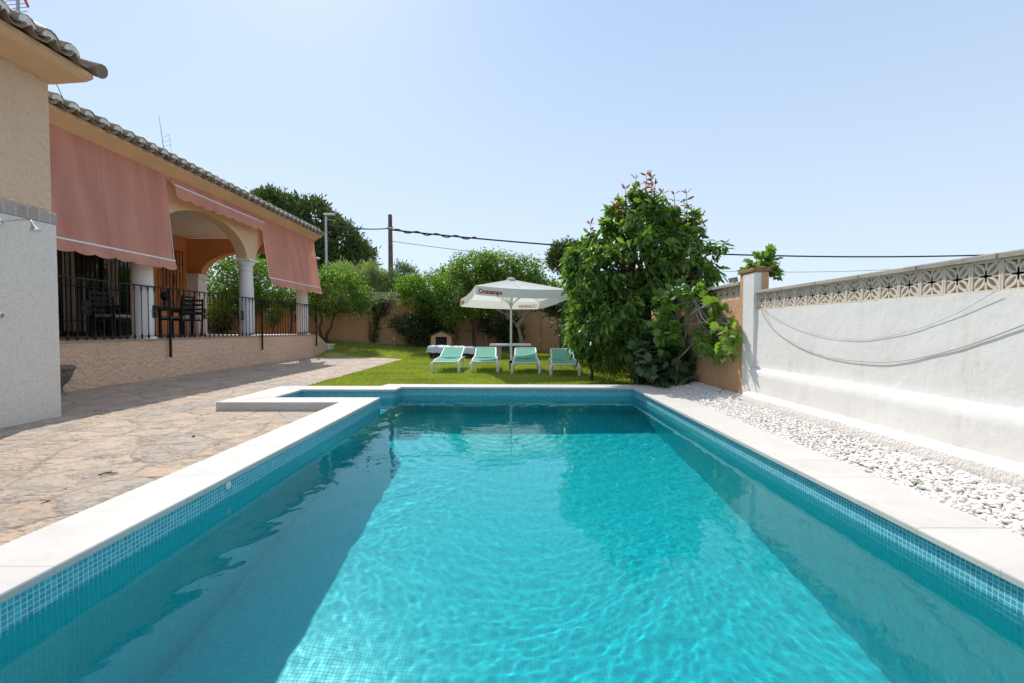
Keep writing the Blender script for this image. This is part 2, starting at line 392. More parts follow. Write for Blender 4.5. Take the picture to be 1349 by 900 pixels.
# ------------------------------------------------------------------ light, sky, camera
SUN = Vector((-.42, .85, 1.0)).normalized()
w = bpy.data.worlds.new('World'); S.world = w; w.use_nodes = True; nt = w.node_tree
bg = nt.nodes['Background']
sk = nt.nodes.new('ShaderNodeTexSky'); sk.sky_type = 'NISHITA'; sk.sun_disc = False
sk.sun_elevation = math.asin(SUN.z); sk.sun_rotation = math.atan2(SUN.x, SUN.y)
sk.air_density = 1.0; sk.dust_density = .6; sk.ozone_density = 2.0; sk.altitude = 20
tc = nt.nodes.new('ShaderNodeTexCoord'); sp = nt.nodes.new('ShaderNodeSeparateXYZ'); nt.links.new(tc.outputs['Generated'], sp.inputs[0])
rp = nt.nodes.new('ShaderNodeValToRGB'); e = rp.color_ramp.elements
e[0].position = 0; e[0].color = (.96,)*3+(1,); e[1].position = .9; e[1].color = (.72,)*3+(1,)
nt.links.new(sp.outputs[2], rp.inputs[0])
hz = nt.nodes.new('ShaderNodeValToRGB'); e = hz.color_ramp.elements      # pale summer haze veil, brightened overhead out of view as added fill light
e[0].position = 0; e[0].color = (.40, .465, .52, 1); e[1].position = .62; e[1].color = (.225, .305, .43, 1); e2 = hz.color_ramp.elements.new(1.0); e2.color = (.60, .64, .68, 1)
nt.links.new(sp.outputs[2], hz.inputs[0])
sc7 = nt.nodes.new('ShaderNodeVectorMath'); sc7.operation = 'SCALE'; sc7.inputs['Scale'].default_value = 7.0
nt.links.new(hz.outputs[0], sc7.inputs[0])
mxs = nt.nodes.new('ShaderNodeMix'); mxs.data_type = 'RGBA'; nt.links.new(rp.outputs[0], mxs.inputs[0])
nt.links.new(sk.outputs[0], mxs.inputs[6]); nt.links.new(sc7.outputs[0], mxs.inputs[7])
nt.links.new(mxs.outputs[2], bg.inputs[0]); bg.inputs[1].default_value = .13
L = bpy.data.lights.new('sun', 'SUN'); L.energy = 2.25; L.angle = R(.53); L.color = (1, .955, .89); L.cycles.is_caustics_light = True
lo = bpy.data.objects.new('sun', L); COL.objects.link(lo); lo.rotation_euler = SUN.to_track_quat('Z', 'Y').to_euler(); lo.location = (-20, 30, 40)
ca = bpy.data.cameras.new('camera'); ca.sensor_width = 36; ca.lens = 36*FPX/1349; ca.clip_start = .05; ca.clip_end = 2000
co = bpy.data.objects.new('camera', ca); COL.objects.link(co); co.location = (0, 0, CZ); co.rotation_euler = (PI/2-PITCH, 0, YAW); S.camera = co
S.view_settings.view_transform = 'Standard'; S.view_settings.look = 'None'; S.view_settings.gamma = 1; S.view_settings.exposure = 1.08
S.cycles.use_denoising = True; S.cycles.max_bounces = 10; S.cycles.diffuse_bounces = 5; S.cycles.transmission_bounces = 8
S.cycles.sample_clamp_indirect = 8; S.cycles.caustics_refractive = True; S.cycles.caustics_reflective = False

# ------------------------------------------------------------------ ground, lawn, paving
def sst(t): t = max(0., min(1., t)); return t*t*(3-2*t)
def gz(x, y):
    l = max(0., (3-x)/12)
    return .56*(l**1.5)*sst((y-18.2)/4.3)
def gz_np(x, y):
    l = np.clip((3-x)/12, 0, None); t = np.clip((y-18.2)/4.3, 0, 1); return .56*l**1.5*t*t*(3-2*t)
b = MB()
for x0, x1, y0, y1 in ((-400, -4.1, -200, 500), (2.4, 400, -200, 500), (-4.1, 2.4, -200, -.1), (-4.1, 2.4, 8.4, 500), (-4.1, -2.3, -.1, 6.6)):
    b.add([(x0, y0, -.05), (x1, y0, -.05), (x1, y1, -.05), (x0, y1, -.05)], [(0, 1, 2, 3)])
tag(b.build('ground', M['dirt']), kind='structure')
lb = MB(); lb.grid(lambda u, v: (-14+u*19, 8.3+v*15, gz(-14+u*19, 8.3+v*15)-.012), 60, 60)
tag(lb.build('lawn', M['lawn'], smooth=True), kind='structure')
# paving: flags up to the lawn edge, which runs from the pool corner to the terrace steps
pv = MB()
def pave(poly, z=0.0):
    pv.add([(x, y, z) for x, y in poly], [tuple(range(len(poly)))])
edge = []
rg = random.Random(3)
for i in range(25):
    y = 8.3 + i*9.2/24; edge.append((-4.22 - .0*y + rg.uniform(-.04, .04), y))
back = [(-4.25, 17.5), (-5.2, 18.1), (-6.4, 18.9), (-7.6, 19.7), (-8.6, 20.2)]
pave([(-2.48, -1.5), (-2.48, 6.46), (-4.24, 6.46)] + [(-4.24, 8.25)] + edge + back[1:] + [(-14, 20.2), (-14, -1.5)], .002)
pave([(-2.47, -1.5), (-14, -1.5), (-14, -8), (10, -8), (10, -.1), (-2.47, -.1)], .002)
tag(pv.build('paving', M['paving']), kind='structure')

# ------------------------------------------------------------------ pool
WZ = -.042
inner = [(-2.04, .3), (-2.04, 6.95), (-3.68, 6.95), (-3.68, 7.88), (-2.08, 7.88), (-2.04, 8.22), (2.16, 8.15), (2.16, .3)]
cin = [(-2.06+.03, .27), (-2.03, 6.93), (-3.66, 6.93), (-3.70+.04, 7.85), (-2.04, 7.85), (-2.01, 8.19), (2.13, 8.11), (2.13, .33)]
cin[0] = (-2.03, .33)
cout = [(-2.48, -.1), (-2.48, 6.46), (-4.24, 6.46), (-4.24, 8.3), (-2.42, 8.32), (-2.38, 8.60), (2.58, 8.50), (2.58, -.1)]
D = -1.62; ND = -.95
me = bpy.data.meshes.new('pool_basin')
vs, fs, uv = [], [], []
def quad(ps, u):
    k = len(vs); vs.extend(ps); fs.append(tuple(range(k, k+len(ps)))); uv.extend(u)
for i in range(len(inner)):
    a, c = inner[i], inner[(i+1) % len(inner)]
    Ln = math.dist(a, c); off = a[1] if abs(a[0]-c[0]) < .1 else a[0]; off = 0
    quad([(*a, .085), (*c, .085), (*c, -.09), (*a, -.09)], [(off, .085), (off+Ln, .085), (off+Ln, -.09), (off, -.09)])
    quad([(*a, -.09), (*c, -.09), (*c, D), (*a, D)], [(off, -.09), (off+Ln, -.09), (off+Ln, D), (off, D)])
fl = [(-2.04, .3), (-2.04, 8.22), (2.16, 8.15), (2.16, .3)]
quad([(x, y, D) for x, y in fl], fl)
# alcove with steps
al = [(-3.68, 6.95), (-3.68, 7.88), (-2.9, 7.88), (-2.9, 6.95)]
for x0, x1, z in ((-3.68, -3.2, -.32), (-3.2, -2.04, -.6)):
    quad([(x0, 6.95, z), (x1, 6.95, z), (x1, 7.88, z), (x0, 7.88, z)], [(x0, 6.95), (x1, 6.95), (x1, 7.88), (x0, 7.88)])
    quad([(x1, 6.95, z), (x1, 7.88, z), (x1, 7.88, z-.28 if x1 < -3 else D), (x1, 6.95, z-.28 if x1 < -3 else D)], [(6.95, z), (7.88, z), (7.88, z-.28 if x1 < -3 else D), (6.95, z-.28 if x1 < -3 else D)])
me.from_pydata(vs, [], fs); me.materials.append(M['pool_tile']); me.materials.append(M['pool_deep'])
for p_ in me.polygons: p_.material_index = 0 if p_.center.z > -.05 and p_.center.z < .05 else 1
ul = me.uv_layers.new(name='UVMap')
for i, q in enumerate(uv): ul.data[i].uv = q
pool = bpy.data.objects.new('pool_basin', me); COL.objects.link(pool); pool.cycles.is_caustics_receiver = True; tag(pool, kind='structure')
# earth box round the shell so no light leaks in
# coping: slabs of white stone laid end to end
cp = MB()
def slab_run(i):
    a, c = Vector(cin[i]), Vector(cin[(i+1) % 8]); A, Cc = Vector(cout[i]), Vector(cout[(i+1) % 8])
    u = (c-a).normalized(); Ln = (c-a).length; n = max(1, round(Ln/.4)); UL = (Cc-A).normalized()
    def outer(t):      # where the joint, square to the inner edge, meets the outer edge
        p = a + u*(Ln*t); k = (p-A).dot(u)/UL.dot(u); return A + UL*k
    for k in range(n):
        g = .0007/Ln; t0, t1 = (k/n+g if k else 0), ((k+1)/n-g if k < n-1 else 1)
        p = [a+u*(Ln*t0), a+u*(Ln*t1), outer(t1) if k < n-1 else Cc, outer(t0) if k else A]
        zz = .12 + random.uniform(-.0008, .0008)
        d = Vector((-u.y, u.x))
        if (p[0]-p[3]).dot(d) < 0: d = -d
        off = lambda q, e: q - d*e
        rings = [(p[0], p[1], .083), (p[0], p[1], zz-.010), (off(p[0], .004), off(p[1], .004), zz-.003), (off(p[0], .011), off(p[1], .011), zz), (p[3], p[2], zz), (p[3], p[2], -.04)]
        vs = []
        for q0, q1, z in rings: vs += [(q0.x, q0.y, z), (q1.x, q1.y, z)]
        q0, q1 = off(p[0], .06), off(p[1], .06); vs += [(q0.x, q0.y, .083), (q1.x, q1.y, .083)]
        fs = [(2*j, 2*j+1, 2*j+3, 2*j+2) for j in range(6)] + [(12, 13, 1, 0), (0, 2, 4, 6, 8, 10, 12), (1, 3, 5, 7, 9, 11, 13)]
        cp.add(vs, fs)
for i in range(8): slab_run(i)
tag(cp.build('pool_coping', M['coping']), kind='structure')

# water with real ripples
Ng, Mg = 560, 900
x0, x1, y0, y1 = -3.69, 2.165, .29, 8.23
gx, gy = np.meshgrid(np.linspace(x0, x1, Ng), np.linspace(y0, y1, Mg))
rng = np.random.default_rng(5); Z = np.zeros(gx.shape)
wx = .10*np.sin(gx*1.7+gy*.9)+.07*np.sin(gy*2.3-gx*1.1+1); wy = .09*np.sin(gx*2.1-gy*1.3+2)+.06*np.sin(gx*3.1+gy*.4)
for i in range(170):
    lam = .055*2**rng.uniform(0, 3.4); k = 2*PI/lam; a = rng.normal(1.2, 1.0) if lam < .3 else rng.uniform(0, 2*PI); ph = rng.uniform(0, 6.28)
    Z += lam*(.000145 if lam < .2 else .00016)*np.sin(k*(np.cos(a)*(gx+wx)+np.sin(a)*(gy+wy))+ph)
r0 = np.hypot(gx-.3, gy-8.6); Z += .0006*np.sin(r0*2*PI/.22)*np.exp(-r0/2.2)
r1 = np.hypot(gx+.6, gy-7.9); Z += .0008*np.sin(r1*2*PI/.16)*np.exp(-r1/1.0)
env = .8+.45*np.sin(gx*.9+1.2)*np.sin(gy*.7+.4)+.35*np.exp(-((gx-.1)**2+(gy-7.6)**2)/1.2)
Z = WZ + Z*env
idx = np.arange(Ng*Mg).reshape(Mg, Ng)
F = np.stack([idx[:-1, :-1], idx[:-1, 1:], idx[1:, 1:], idx[1:, :-1]], -1).reshape(-1, 4)
cxm = (gx[:-1, :-1]+gx[1:, 1:]).ravel()/2; cym = (gy[:-1, :-1]+gy[1:, 1:]).ravel()/2
keep = (cxm > -2.05) | ((cym > 6.94) & (cym < 7.89))
wo = np_mesh('water', np.stack([gx, gy, Z], -1), F[keep], M['water'], smooth=True)
wo.cycles.is_caustics_caster = True; tag(wo, kind='structure')

# pool wall return inlet
b = MB(); b.lathe([(.03, 0), (.045, 0), (.05, .012), (.03, .02)], n=20)
inl = b.build('wall_inlet', M['white_plastic'], smooth=40); inl.scale = (.6, .6, .6); inl.location = (-2.04, 3.22, .05); inl.rotation_euler = (0, PI/2, 0)
tag(inl, 'small round white pool inlet in the tile band of the left pool wall', 'inlet')

# ------------------------------------------------------------------ right hand wall
wh = thing('garden_wall', 'long whitewashed wall with two ledges and a breeze block top beside the gravel', 'wall', (3.3, 3, 0))
def wp(pts):  # world -> local for parent at (3.3,3,0)
    return pts
rr = random.Random(11)
prof = [(3.13, -.05), (3.13, .27), (3.145, .292), (3.215, .318), (3.222, .595), (3.235, .612), (3.295, .64), (3.30, .655), (3.30, 1.0), (3.305, 1.425), (3.55, 1.425), (3.55, -.05)]
b = MB()
ny = 160; Y0, Y1 = -1.2, 6.22
# subdivide vertical faces to let the hand-made surface wander
pts = []
for (xa, za), (xb, zb) in zip(prof[:-1], prof[1:]):
    n = max(1, int(math.hypot(xb-xa, zb-za)/.06)) if xa < 3.5 else 1
    for k in range(n): pts.append((xa+(xb-xa)*k/n, za+(zb-za)*k/n))
pts.append(prof[-1])
from mathutils import noise as mn
def wallpt(i, j):
    x, z = pts[i]; y = Y0+(Y1-Y0)*j/ny
    if x < 3.5:
        q = mn.noise(Vector((y*1.1, z*1.6, 3)))*.010 + mn.noise(Vector((y*4.3, z*5, 7)))*.0025 + mn.noise(Vector((y*11, z*13, 1)))*.0008
        return (x-3.3+q, y-3, z + (mn.noise(Vector((y*1.7, 5, 5)))*.008 if .1 < z < 1.4 else 0))
    return (x-3.3, y-3, z)
vs = [wallpt(i, j) for j in range(ny+1) for i in range(len(pts))]; n_ = len(pts)
fs = [(j*n_+i, j*n_+i+1, (j+1)*n_+i+1, (j+1)*n_+i) for j in range(ny) for i in range(n_-1)]
mi = [1 if (pts[i][1]+pts[i+1][1])/2 < .27 and pts[i][0] < 3.2 else 0 for j in range(ny) for i in range(n_-1)]
b.v = vs; b.f = fs; b.m = mi
b.build('wall_face', [M['white_wall'], M['whiterough']], wh, smooth=50)
# breeze blocks: square frame, four petals and four straight spokes
def breeze():
    b = MB(); s = .1015; t = .014; d = .032
    b.box(-d, d, -s, s, -s, -s+t); b.box(-d, d, -s, s, s-t, s); b.box(-d, d, -s, -s+t, -s+t, s-t); b.box(-d, d, s-t, s, -s+t, s-t)
    q = s-t+.001
    def curve(p, ctrl, e, wdt):
        prev = None; n = 8
        pts = []
        for i in range(n+1):
            u = i/n; y = (1-u)**2*p[0]+2*u*(1-u)*ctrl[0]+u*u*e[0]; z = (1-u)**2*p[1]+2*u*(1-u)*ctrl[1]+u*u*e[1]; pts.append((y, z))
        L_, R_ = [], []
        for i in range(n+1):
            a = pts[max(0, i-1)]; c = pts[min(n, i+1)]; dx, dz = c[0]-a[0], c[1]-a[1]; l = math.hypot(dx, dz) or 1
            L_.append((pts[i][0]-dz/l*wdt, pts[i][1]+dx/l*wdt)); R_.append((pts[i][0]+dz/l*wdt, pts[i][1]-dx/l*wdt))
        vs = []; dd = d*.86
        for (a0, a1), (c0, c1) in zip(L_, R_): vs += [(-dd, a0, a1), (-dd, c0, c1), (dd, c0, c1), (dd, a0, a1)]
        fs = []
        for i in range(n):
            k = 4*i
            for j in range(4): fs.append((k+j, k+(j+1) % 4, k+4+(j+1) % 4, k+4+j))
        b.add(vs, fs)
    for sy in (-1, 1):
        for sz in (-1, 1):
            curve((0, 0), (sy*q*.85, sz*q*.12), (sy*q, sz*q), .0085); curve((0, 0), (sy*q*.12, sz*q*.85), (sy*q, sz*q), .0085)
    for a in ((1, 0), (-1, 0), (0, 1), (0, -1)): curve((0, 0), (a[0]*q*.5, a[1]*q*.5), (a[0]*q, a[1]*q), .0065)
    return b
bb = breeze()
blk = bb.build('breeze_block', M['block'], wh); blk.scale = (1, 1, 1.075); blk.location = (.045, 6.10-3, 1.5355)
for i in range(1, 35):
    c = blk.copy(); COL.objects.link(c); c.parent = wh; c.location = (.045, 6.10-3-.206*i, 1.5355+random.uniform(-.002, .002))
b = MB()
for i in range(12):
    ya = 6.2-i*.62; b.bbox(-.03, .17, ya-.615-3, ya-3, 1.646, 1.684+random.uniform(-.002, .002), .008)
b.build('wall_cap', M['concrete'], wh)

pil = thing('wall_pillar', 'orange rendered gate pillar with a broad white painted stripe and a brown cap', 'pillar', (3.34, 6.42, 0))
b = MB(); b.bbox(-.06, .14, -.2, .2, -.05, 1.95, .008); b.build('shaft', M['garden_wall'], pil)
b = MB(); b.box(-.066, -.062, -.205, .09, 0, 1.93); b.box(-.066, .03, -.2045, -.2015, 0, 1.93)
b.build('painted_stripe', M['white_wall'], pil)
b = MB(); b.bbox(-.08, .16, -.22, .22, 1.952, 2.0, .01); b.build('cap', simple('brown_cap', (.30, .17, .10), .9, .1, 0, .3, 12, .6), pil)

ow = thing('garden_wall', 'low orange rendered side wall behind the fig tree, with a breeze block top', 'wall', (3.3, 12, 0))
b = MB(); b.box(0, .18, 6.63-12, 22.95-12, -.05, 1.60); b.build('wall_face', M['garden_wall'], ow)
for i in range(16):
    c = blk.copy(); COL.objects.link(c); c.parent = ow; c.location = (.08, 6.74-12+.206*i, 1.704)
b = MB(); b.box(-.02, .19, 6.63-12, 9.95-12, 1.808, 1.85); b.build('wall_cap', M['concrete'], ow)

# back wall
bw = thing('boundary_wall', 'tall orange garden wall across the back of the lawn, trellis and rail on top', 'wall', (-8, 23, 0))
b = MB(); b.box(-20, 11.6, 0, .25, -.1, 2.52); b.box(-20, 11.6, -.012, 0, 1.42, 1.50)
for xx in (-15, -10.5, -4.8, -1.2, 3.0, 6.4, 9.6): b.box(xx-.15, xx+.15, -.05, 0.0, -.05, 2.515)
b.build('wall_face', M['garden_wall'], bw)
b = MB(); gzw = lambda x: gz(x-8, 22.8)
for i in range(40):
    xa = -20+i*.79; za, zb = gzw(xa), gzw(xa+.79)
    b.prism([(xa, -.22, -.05), (xa+.79, -.22, -.05), (xa+.79, -.22, zb+.13), (xa, -.22, za+.13)], (0, .15, 0))
b.build('kerb', M['concrete'], bw)
b = MB(); x = -20.0
while x < 11.5:
    for s_ in (1, -1): b.bar((x, .12, 2.52), (x+.42*s_, .12, 2.96), .045, .05)
    x += .14
b.build('trellis', M['block'], bw)
b = MB(); b.box(-20, 11.6, .07, .18, 2.96, 3.02); b.build('rail', M['concrete'], bw)

# ------------------------------------------------------------------ gravel
def ico(sub):
    t = (1+5**.5)/2; v = [(-1,t,0),(1,t,0),(-1,-t,0),(1,-t,0),(0,-1,t),(0,1,t),(0,-1,-t),(0,1,-t),(t,0,-1),(t,0,1),(-t,0,-1),(-t,0,1)]
    f = [(0,11,5),(0,5,1),(0,1,7),(0,7,10),(0,10,11),(1,5,9),(5,11,4),(11,10,2),(10,7,6),(7,1,8),(3,9,4),(3,4,2),(3,2,6),(3,6,8),(3,8,9),(4,9,5),(2,4,11),(6,2,10),(8,6,7),(9,8,1)]
    v = [Vector(p).normalized() for p in v]
    for _ in range(sub):
        nf = []; cache = {}
        def mid(a, b):
            k = (min(a, b), max(a, b))
            if k not in cache: cache[k] = len(v); v.append(((v[a]+v[b])/2).normalized())
            return cache[k]
        for a, b_, c in f:
            x, y, z = mid(a, b_), mid(b_, c), mid(c, a); nf += [(a, x, z), (b_, y, x), (c, z, y), (x, y, z)]
        f = nf
    return np.array(v), np.array(f)
def stones(xa, xb, ya, yb, dens, sub, rmin, rmax, z, seed):
    rng = np.random.default_rng(seed); n = int((xb-xa)*(yb-ya)*dens); V, Fc = ico(sub)
    c = np.stack([rng.uniform(xa, xb, n), rng.uniform(ya, yb, n), z + rng.uniform(-.008, .010, n)], -1)
    c[:, 2] += np.clip(c[:, 0]-2.75, 0, 1)*.28
    r = rng.uniform(rmin, rmax, n)[:, None]*np.stack([rng.uniform(.8, 1.5, n), rng.uniform(.7, 1.1, n), rng.uniform(.45, .8, n)], -1)
    a = rng.uniform(0, 2*PI, n); ca_, sa_ = np.cos(a), np.sin(a)
    W = V[None]*r[:, None, :]*(1+rng.uniform(-.13, .13, (n, len(V), 1)))
    til = rng.normal(0, .25, (n, 1)); W[..., 2] += W[..., 0]*til
    X = W[..., 0]*ca_[:, None]-W[..., 1]*sa_[:, None]; Yy = W[..., 0]*sa_[:, None]+W[..., 1]*ca_[:, None]
    W = np.stack([X, Yy, W[..., 2]], -1)+c[:, None]
    return W.reshape(-1, 3), (Fc[None]+(np.arange(n)*len(V))[:, None, None]).reshape(-1, 3)
def pebble():
    k = N('white_pebble'); g = k.n('ShaderNodeNewGeometry'); n = k.noise(k.coord('Object'), 40, 3)
    c = k.ramp(g.outputs['Random Per Island'], [(0, (.66, .58, .50)), (.12, (.80, .77, .72)), (.6, (.86, .84, .80)), (.94, (.78, .72, .66)), (1, (.52, .41, .30))])
    k.color(k.mix(.25, c, k.ramp(n.outputs[0], [(.3, (.5, .45, .4)), (.7, (.85, .83, .8))]))); k.rough(.6, .3); return k.m
M['pebble'] = pebble()
V1, F1 = stones(2.59, 3.12, -.4, 3.8, 4600, 1, .007, .019, .072, 1)
V2, F2 = stones(2.59, 3.12, 3.8, 6.3, 4000, 0, .008, .018, .072, 2)
V3, F3 = stones(2.6, 3.28, 6.3, 8.9, 2300, 0, .011, .022, .070, 3)
F = np.concatenate([F1, F2+len(V1), F3+len(V1)+len(V2)])
tag(np_mesh('gravel', np.concatenate([V1, V2, V3]), F, M['pebble'], smooth=True), 'white pebbles filling the strip between pool coping and wall', 'gravel', kind='stuff')
b = MB(); b.add([(2.57, -1, .06), (2.75, -1, .06), (2.75, 9.0, .06), (2.57, 9.0, .06), (3.35, -1, .228), (3.35, 9.0, .228)], [(0, 1, 2, 3), (1, 4, 5, 2)])
tag(b.build('gravel_bed', M['whiterough']), kind='structure')
b = MB()
b.grid(lambda u, v: (.075*(u-.5)*2, .022*math.sin(PI*u)*(v-.5)*2, .012*math.cos(3*u)+.008*abs(v-.5)), 8, 4)
o = b.build('dead_leaf', M['dryleaf'], smooth=True); o.location = P(1136, 592, 3.45); o.location.z = .125; o.rotation_euler = (.1, .15, -.5)
tag(o, 'curled brown dead leaf lying on the white gravel', 'leaf')
b = MB()
for i in range(9):
    a = i*2.4; l = .05+.02*(i % 3)
    b.tube([(0, 0, 0), (l*.4*math.cos(a), l*.4*math.sin(a), l*.7), (l*math.cos(a), l*math.sin(a), l)], [.003, .004, .001], 4)
o = b.build('weed', M['bright']); o.location = P(1206, 622, 3.1); o.location.z = .09; o.scale = (.7, .7, .6)
tag(o, 'tiny green weed sprouting from the white gravel near the wall', 'weed')

# thin cable along the white wall, and a strand modelled for a cable shadow
def slung(name, pts, r, lab):
    P3 = []
    for i in range(len(pts)-1):
        for k in range(6):
            t = k/6; p0 = Vector(pts[max(i-1, 0)]); p1 = Vector(pts[i]); p2 = Vector(pts[i+1]); p3 = Vector(pts[min(i+2, len(pts)-1)])
            P3.append(.5*((2*p1)+(-p0+p2)*t+(2*p0-5*p1+4*p2-p3)*t*t+(-p0+3*p1-3*p2+p3)*t**3))
    P3.append(Vector(pts[-1])); b = MB(); b.tube(P3, r, 6)
    return tag(b.build(name, M['cable_and_shadow'], smooth=True), lab, 'cable')
def onwall(px, py, X=3.28):
    Yv = 3.0
    for _ in range(6):
        q = P(px, py, Yv); Yv *= X/q.x
    return P(px, py, Yv)
slung('cable_and_shadow_strand', [onwall(990, 393, 3.26), onwall(1020, 418, 3.29), onwall(1060, 437, 3.292), onwall(1130, 448, 3.292), onwall(1200, 436, 3.292), onwall(1260, 413, 3.292), onwall(1311, 384, 3.285)], .0019, 'thin grey cable sagging across the white wall, end tied to a breeze block')
slung('cable_and_shadow_strand', [onwall(999, 398, 3.26), onwall(1015, 430, 3.289), onwall(1050, 456, 3.29), onwall(1090, 470, 3.29), onwall(1130, 476, 3.29), onwall(1185, 476, 3.29), onwall(1260, 460, 3.29), onwall(1349, 428, 3.29), onwall(1500, 372, 3.29)], .0040, 'thick grey strand curving along the white wall from the pillar, modelled for a cable shadow')  # grey tube in place of a shadow cast on the wall

# ------------------------------------------------------------------ barrel tile eaves
def tile_eave(b, xe, ze, y0, y1, slope, length, spacing=.215, r=.088):
    r = spacing*.42
    # rows run up the slope (towards -x); the first course overhangs the eave by 6 cm
    rg = random.Random(int(y0*10)); n = int((y1-y0)/spacing); ux, uz = -math.cos(slope), math.sin(slope)
    def barrel(yc, s0, s1, r0, r1, up, lift, jig):
        vs = []; m = 7; th = .014
        for s, rr_ in ((s0, r0), (s1, r1)):
            for q in (rr_, rr_-th):
                for k in range(m):
                    a = PI*k/(m-1); cy, cz = math.cos(a)*q, math.sin(a)*q*(1 if up else -1)
                    h = lift + cz; vs.append((xe+ux*s - uz*h*0 + jig, yc+cy, ze+uz*s+h))
        fs = []
        for k in range(m-1):
            fs += [(k, k+1, 2*m+k+1, 2*m+k), (m+k, m+k+1, 3*m+k+1, 3*m+k), (k, k+1, m+k+1, m+k), (2*m+k, 2*m+k+1, 3*m+k+1, 3*m+k)]
        fs += [(0, m, 3*m, 2*m), (m-1, 2*m-1, 4*m-1, 3*m-1)]
        b.add(vs, fs, 0)
    nc = int(length/.34)
    for i in range(n):
        yc = y0 + spacing*(i+.5)
        for c in range(nc):
            j = rg.uniform(-.012, .012); s = -.05 + c*.34
            barrel(yc+rg.uniform(-.006, .006), s, s+.42, r, r*.82, True, .055+.012+rg.uniform(-.003, .003), j)
            barrel(yc+spacing/2+rg.uniform(-.006, .006), s-.03, s+.42, r, r*.8, False, .085, j)
        # mortar plug under the cover tile
        m = 8; vs = [(xe+.035+rg.uniform(-.004, .012), yc+math.cos(PI*k/(m-1))*(r-.015), ze+.055+math.sin(PI*k/(m-1))*(r-.010)) for k in range(m)]
        vs2 = [(x-.06, y, z) for x, y, z in vs]
        b.add(vs+vs2, [tuple(range(m)), tuple(range(2*m-1, m-1, -1))]+[(k, (k+1) % m, m+(k+1) % m, m+k) for k in range(m)], 1)
def rough_face(b, x, ya, yb, za, zb, step, amp, f):      # thrown plaster, really uneven
    nu, nv = int((yb-ya)/step), int((zb-za)/step)
    def fn(u, v):
        y, z = ya+(yb-ya)*u, za+(zb-za)*v; e_ = min(1, min(u, 1-u)*nu/2, min(v, 1-v)*nv/2)
        q = mn.noise(Vector((y*f, z*f, 1)))*.6 + mn.noise(Vector((y*f*2.3, z*f*2.3, 4)))*.4
        return (x + amp*(.5+max(-.7, q))*e_, y, z)
    b.grid(fn, nu, nv)
SL = R(19.5)

# ------------------------------------------------------------------ main house
HX = -8.25
hs = thing('house', 'long peach house with arched porch, white columns and clay tile roof', 'house', (0, 0, 0))
b = MB()
tile_eave(b, -7.80, 5.0, 5.9, 18.75, SL, 2.2, .30)
# slab under the tiles, ridge and far slope
up = lambda x: 5.0 + (-7.80-x)*math.tan(SL)
b.prism([(-7.84, 5.9, 4.985), (-14, 5.9, up(-14)-.01), (-20.2, 5.9, 5.0), (-20.2, 5.9, 4.9), (-14, 5.9, up(-14)-.14), (-8.2, 5.9, 4.9)], (0, 12.9, 0))
for i in range(30):
    b.tube([(-14, 5.9+i*.43, up(-14)-.02), (-14, 5.9+i*.43+.46, up(-14)-.01)], [.11, .09], 10)
# verge tiles down the far gable
for i in range(17):
    s = i*.38; x = -7.80-s*math.cos(SL); b.tube([(x+.03, 18.80, up(x)+.05), (x-.36, 18.80, up(x-.36)+.045)], [.088, .072], 10)
b.build('roof', [M['roof_tile'], M['mortar']], hs, smooth=40)
b = MB()
b.prism([(HX, 5.9, 4.70), (-7.90, 5.9, 4.885), (-7.845, 5.9, 4.91), (-7.845, 5.9, 4.982), (HX, 5.9, 4.99)], (0, 12.85, 0))
b.build('cornice', M['cornice'], hs)
# arcade wall with elliptical arches
def arch_strip(b, fn, t0, t1, arches, ztop, zspring, rise, n=26):
    # fn(t, side, z) -> point; side 0 front 1 back
    ts = [t0]; seg = []
    for a0, a1 in arches:
        seg.append((ts[-1], a0, None)); seg.append((a0, a1, 1)); ts.append(a1)
    seg.append((ts[-1], t1, None))
    for s0, s1, k in seg:
        if s1-s0 < 1e-4: continue
        m = n if k else 1; c = (s0+s1)/2; h = (s1-s0)/2
        z = lambda t: zspring + (rise*math.sqrt(max(0, 1-((t-c)/h)**2)) if k else 0)
        if k: tt = [c-h*math.cos(PI*i/m) for i in range(m+1)]
        else: tt = [s0, s1]
        for ta, tb in zip(tt[:-1], tt[1:]):
            vs = [fn(ta, 0, z(ta)), fn(tb, 0, z(tb)), fn(tb, 0, ztop), fn(ta, 0, ztop), fn(ta, 1, z(ta)), fn(tb, 1, z(tb)), fn(tb, 1, ztop), fn(ta, 1, ztop)]
            b.add(vs, [(0,1,2,3), (5,4,7,6), (0,4,5,1), (3,2,6,7)])
CY = [6.3, 10.35, 14.40, 18.2]
b = MB()
arch_strip(b, lambda t, s, z: (HX if s == 0 else HX-.34, t, z), 5.9, 18.42, [(CY[0]+.24, CY[1]-.24), (CY[1]+.24, CY[2]-.24), (CY[2]+.24, CY[3]-.24)], 4.90, 3.34, .92)
b.build('arcade', M['arch'], hs, smooth=30)
b = MB()
arch_strip(b, lambda t, s, z: (t, 18.07 if s == 0 else 18.42, z), -12.9, HX-.34, [(-12.35, -8.72)], 4.74, 3.34, .86)
b.build('end_arch', M['orange'], hs, smooth=30)
b = MB()
b.box(-20, -12.9, 5.95, 18.42, -.05, 4.9); b.box(-12.9, HX-.342, 5.95, 6.1, -.05, 4.9)
b.build('porch_wall', M['orange'], hs)
b = MB(); b.box(-12.898, HX-.35, 6.1, 18.06, 4.74, 4.86); b.build('ceiling', M['ceiling'], hs)
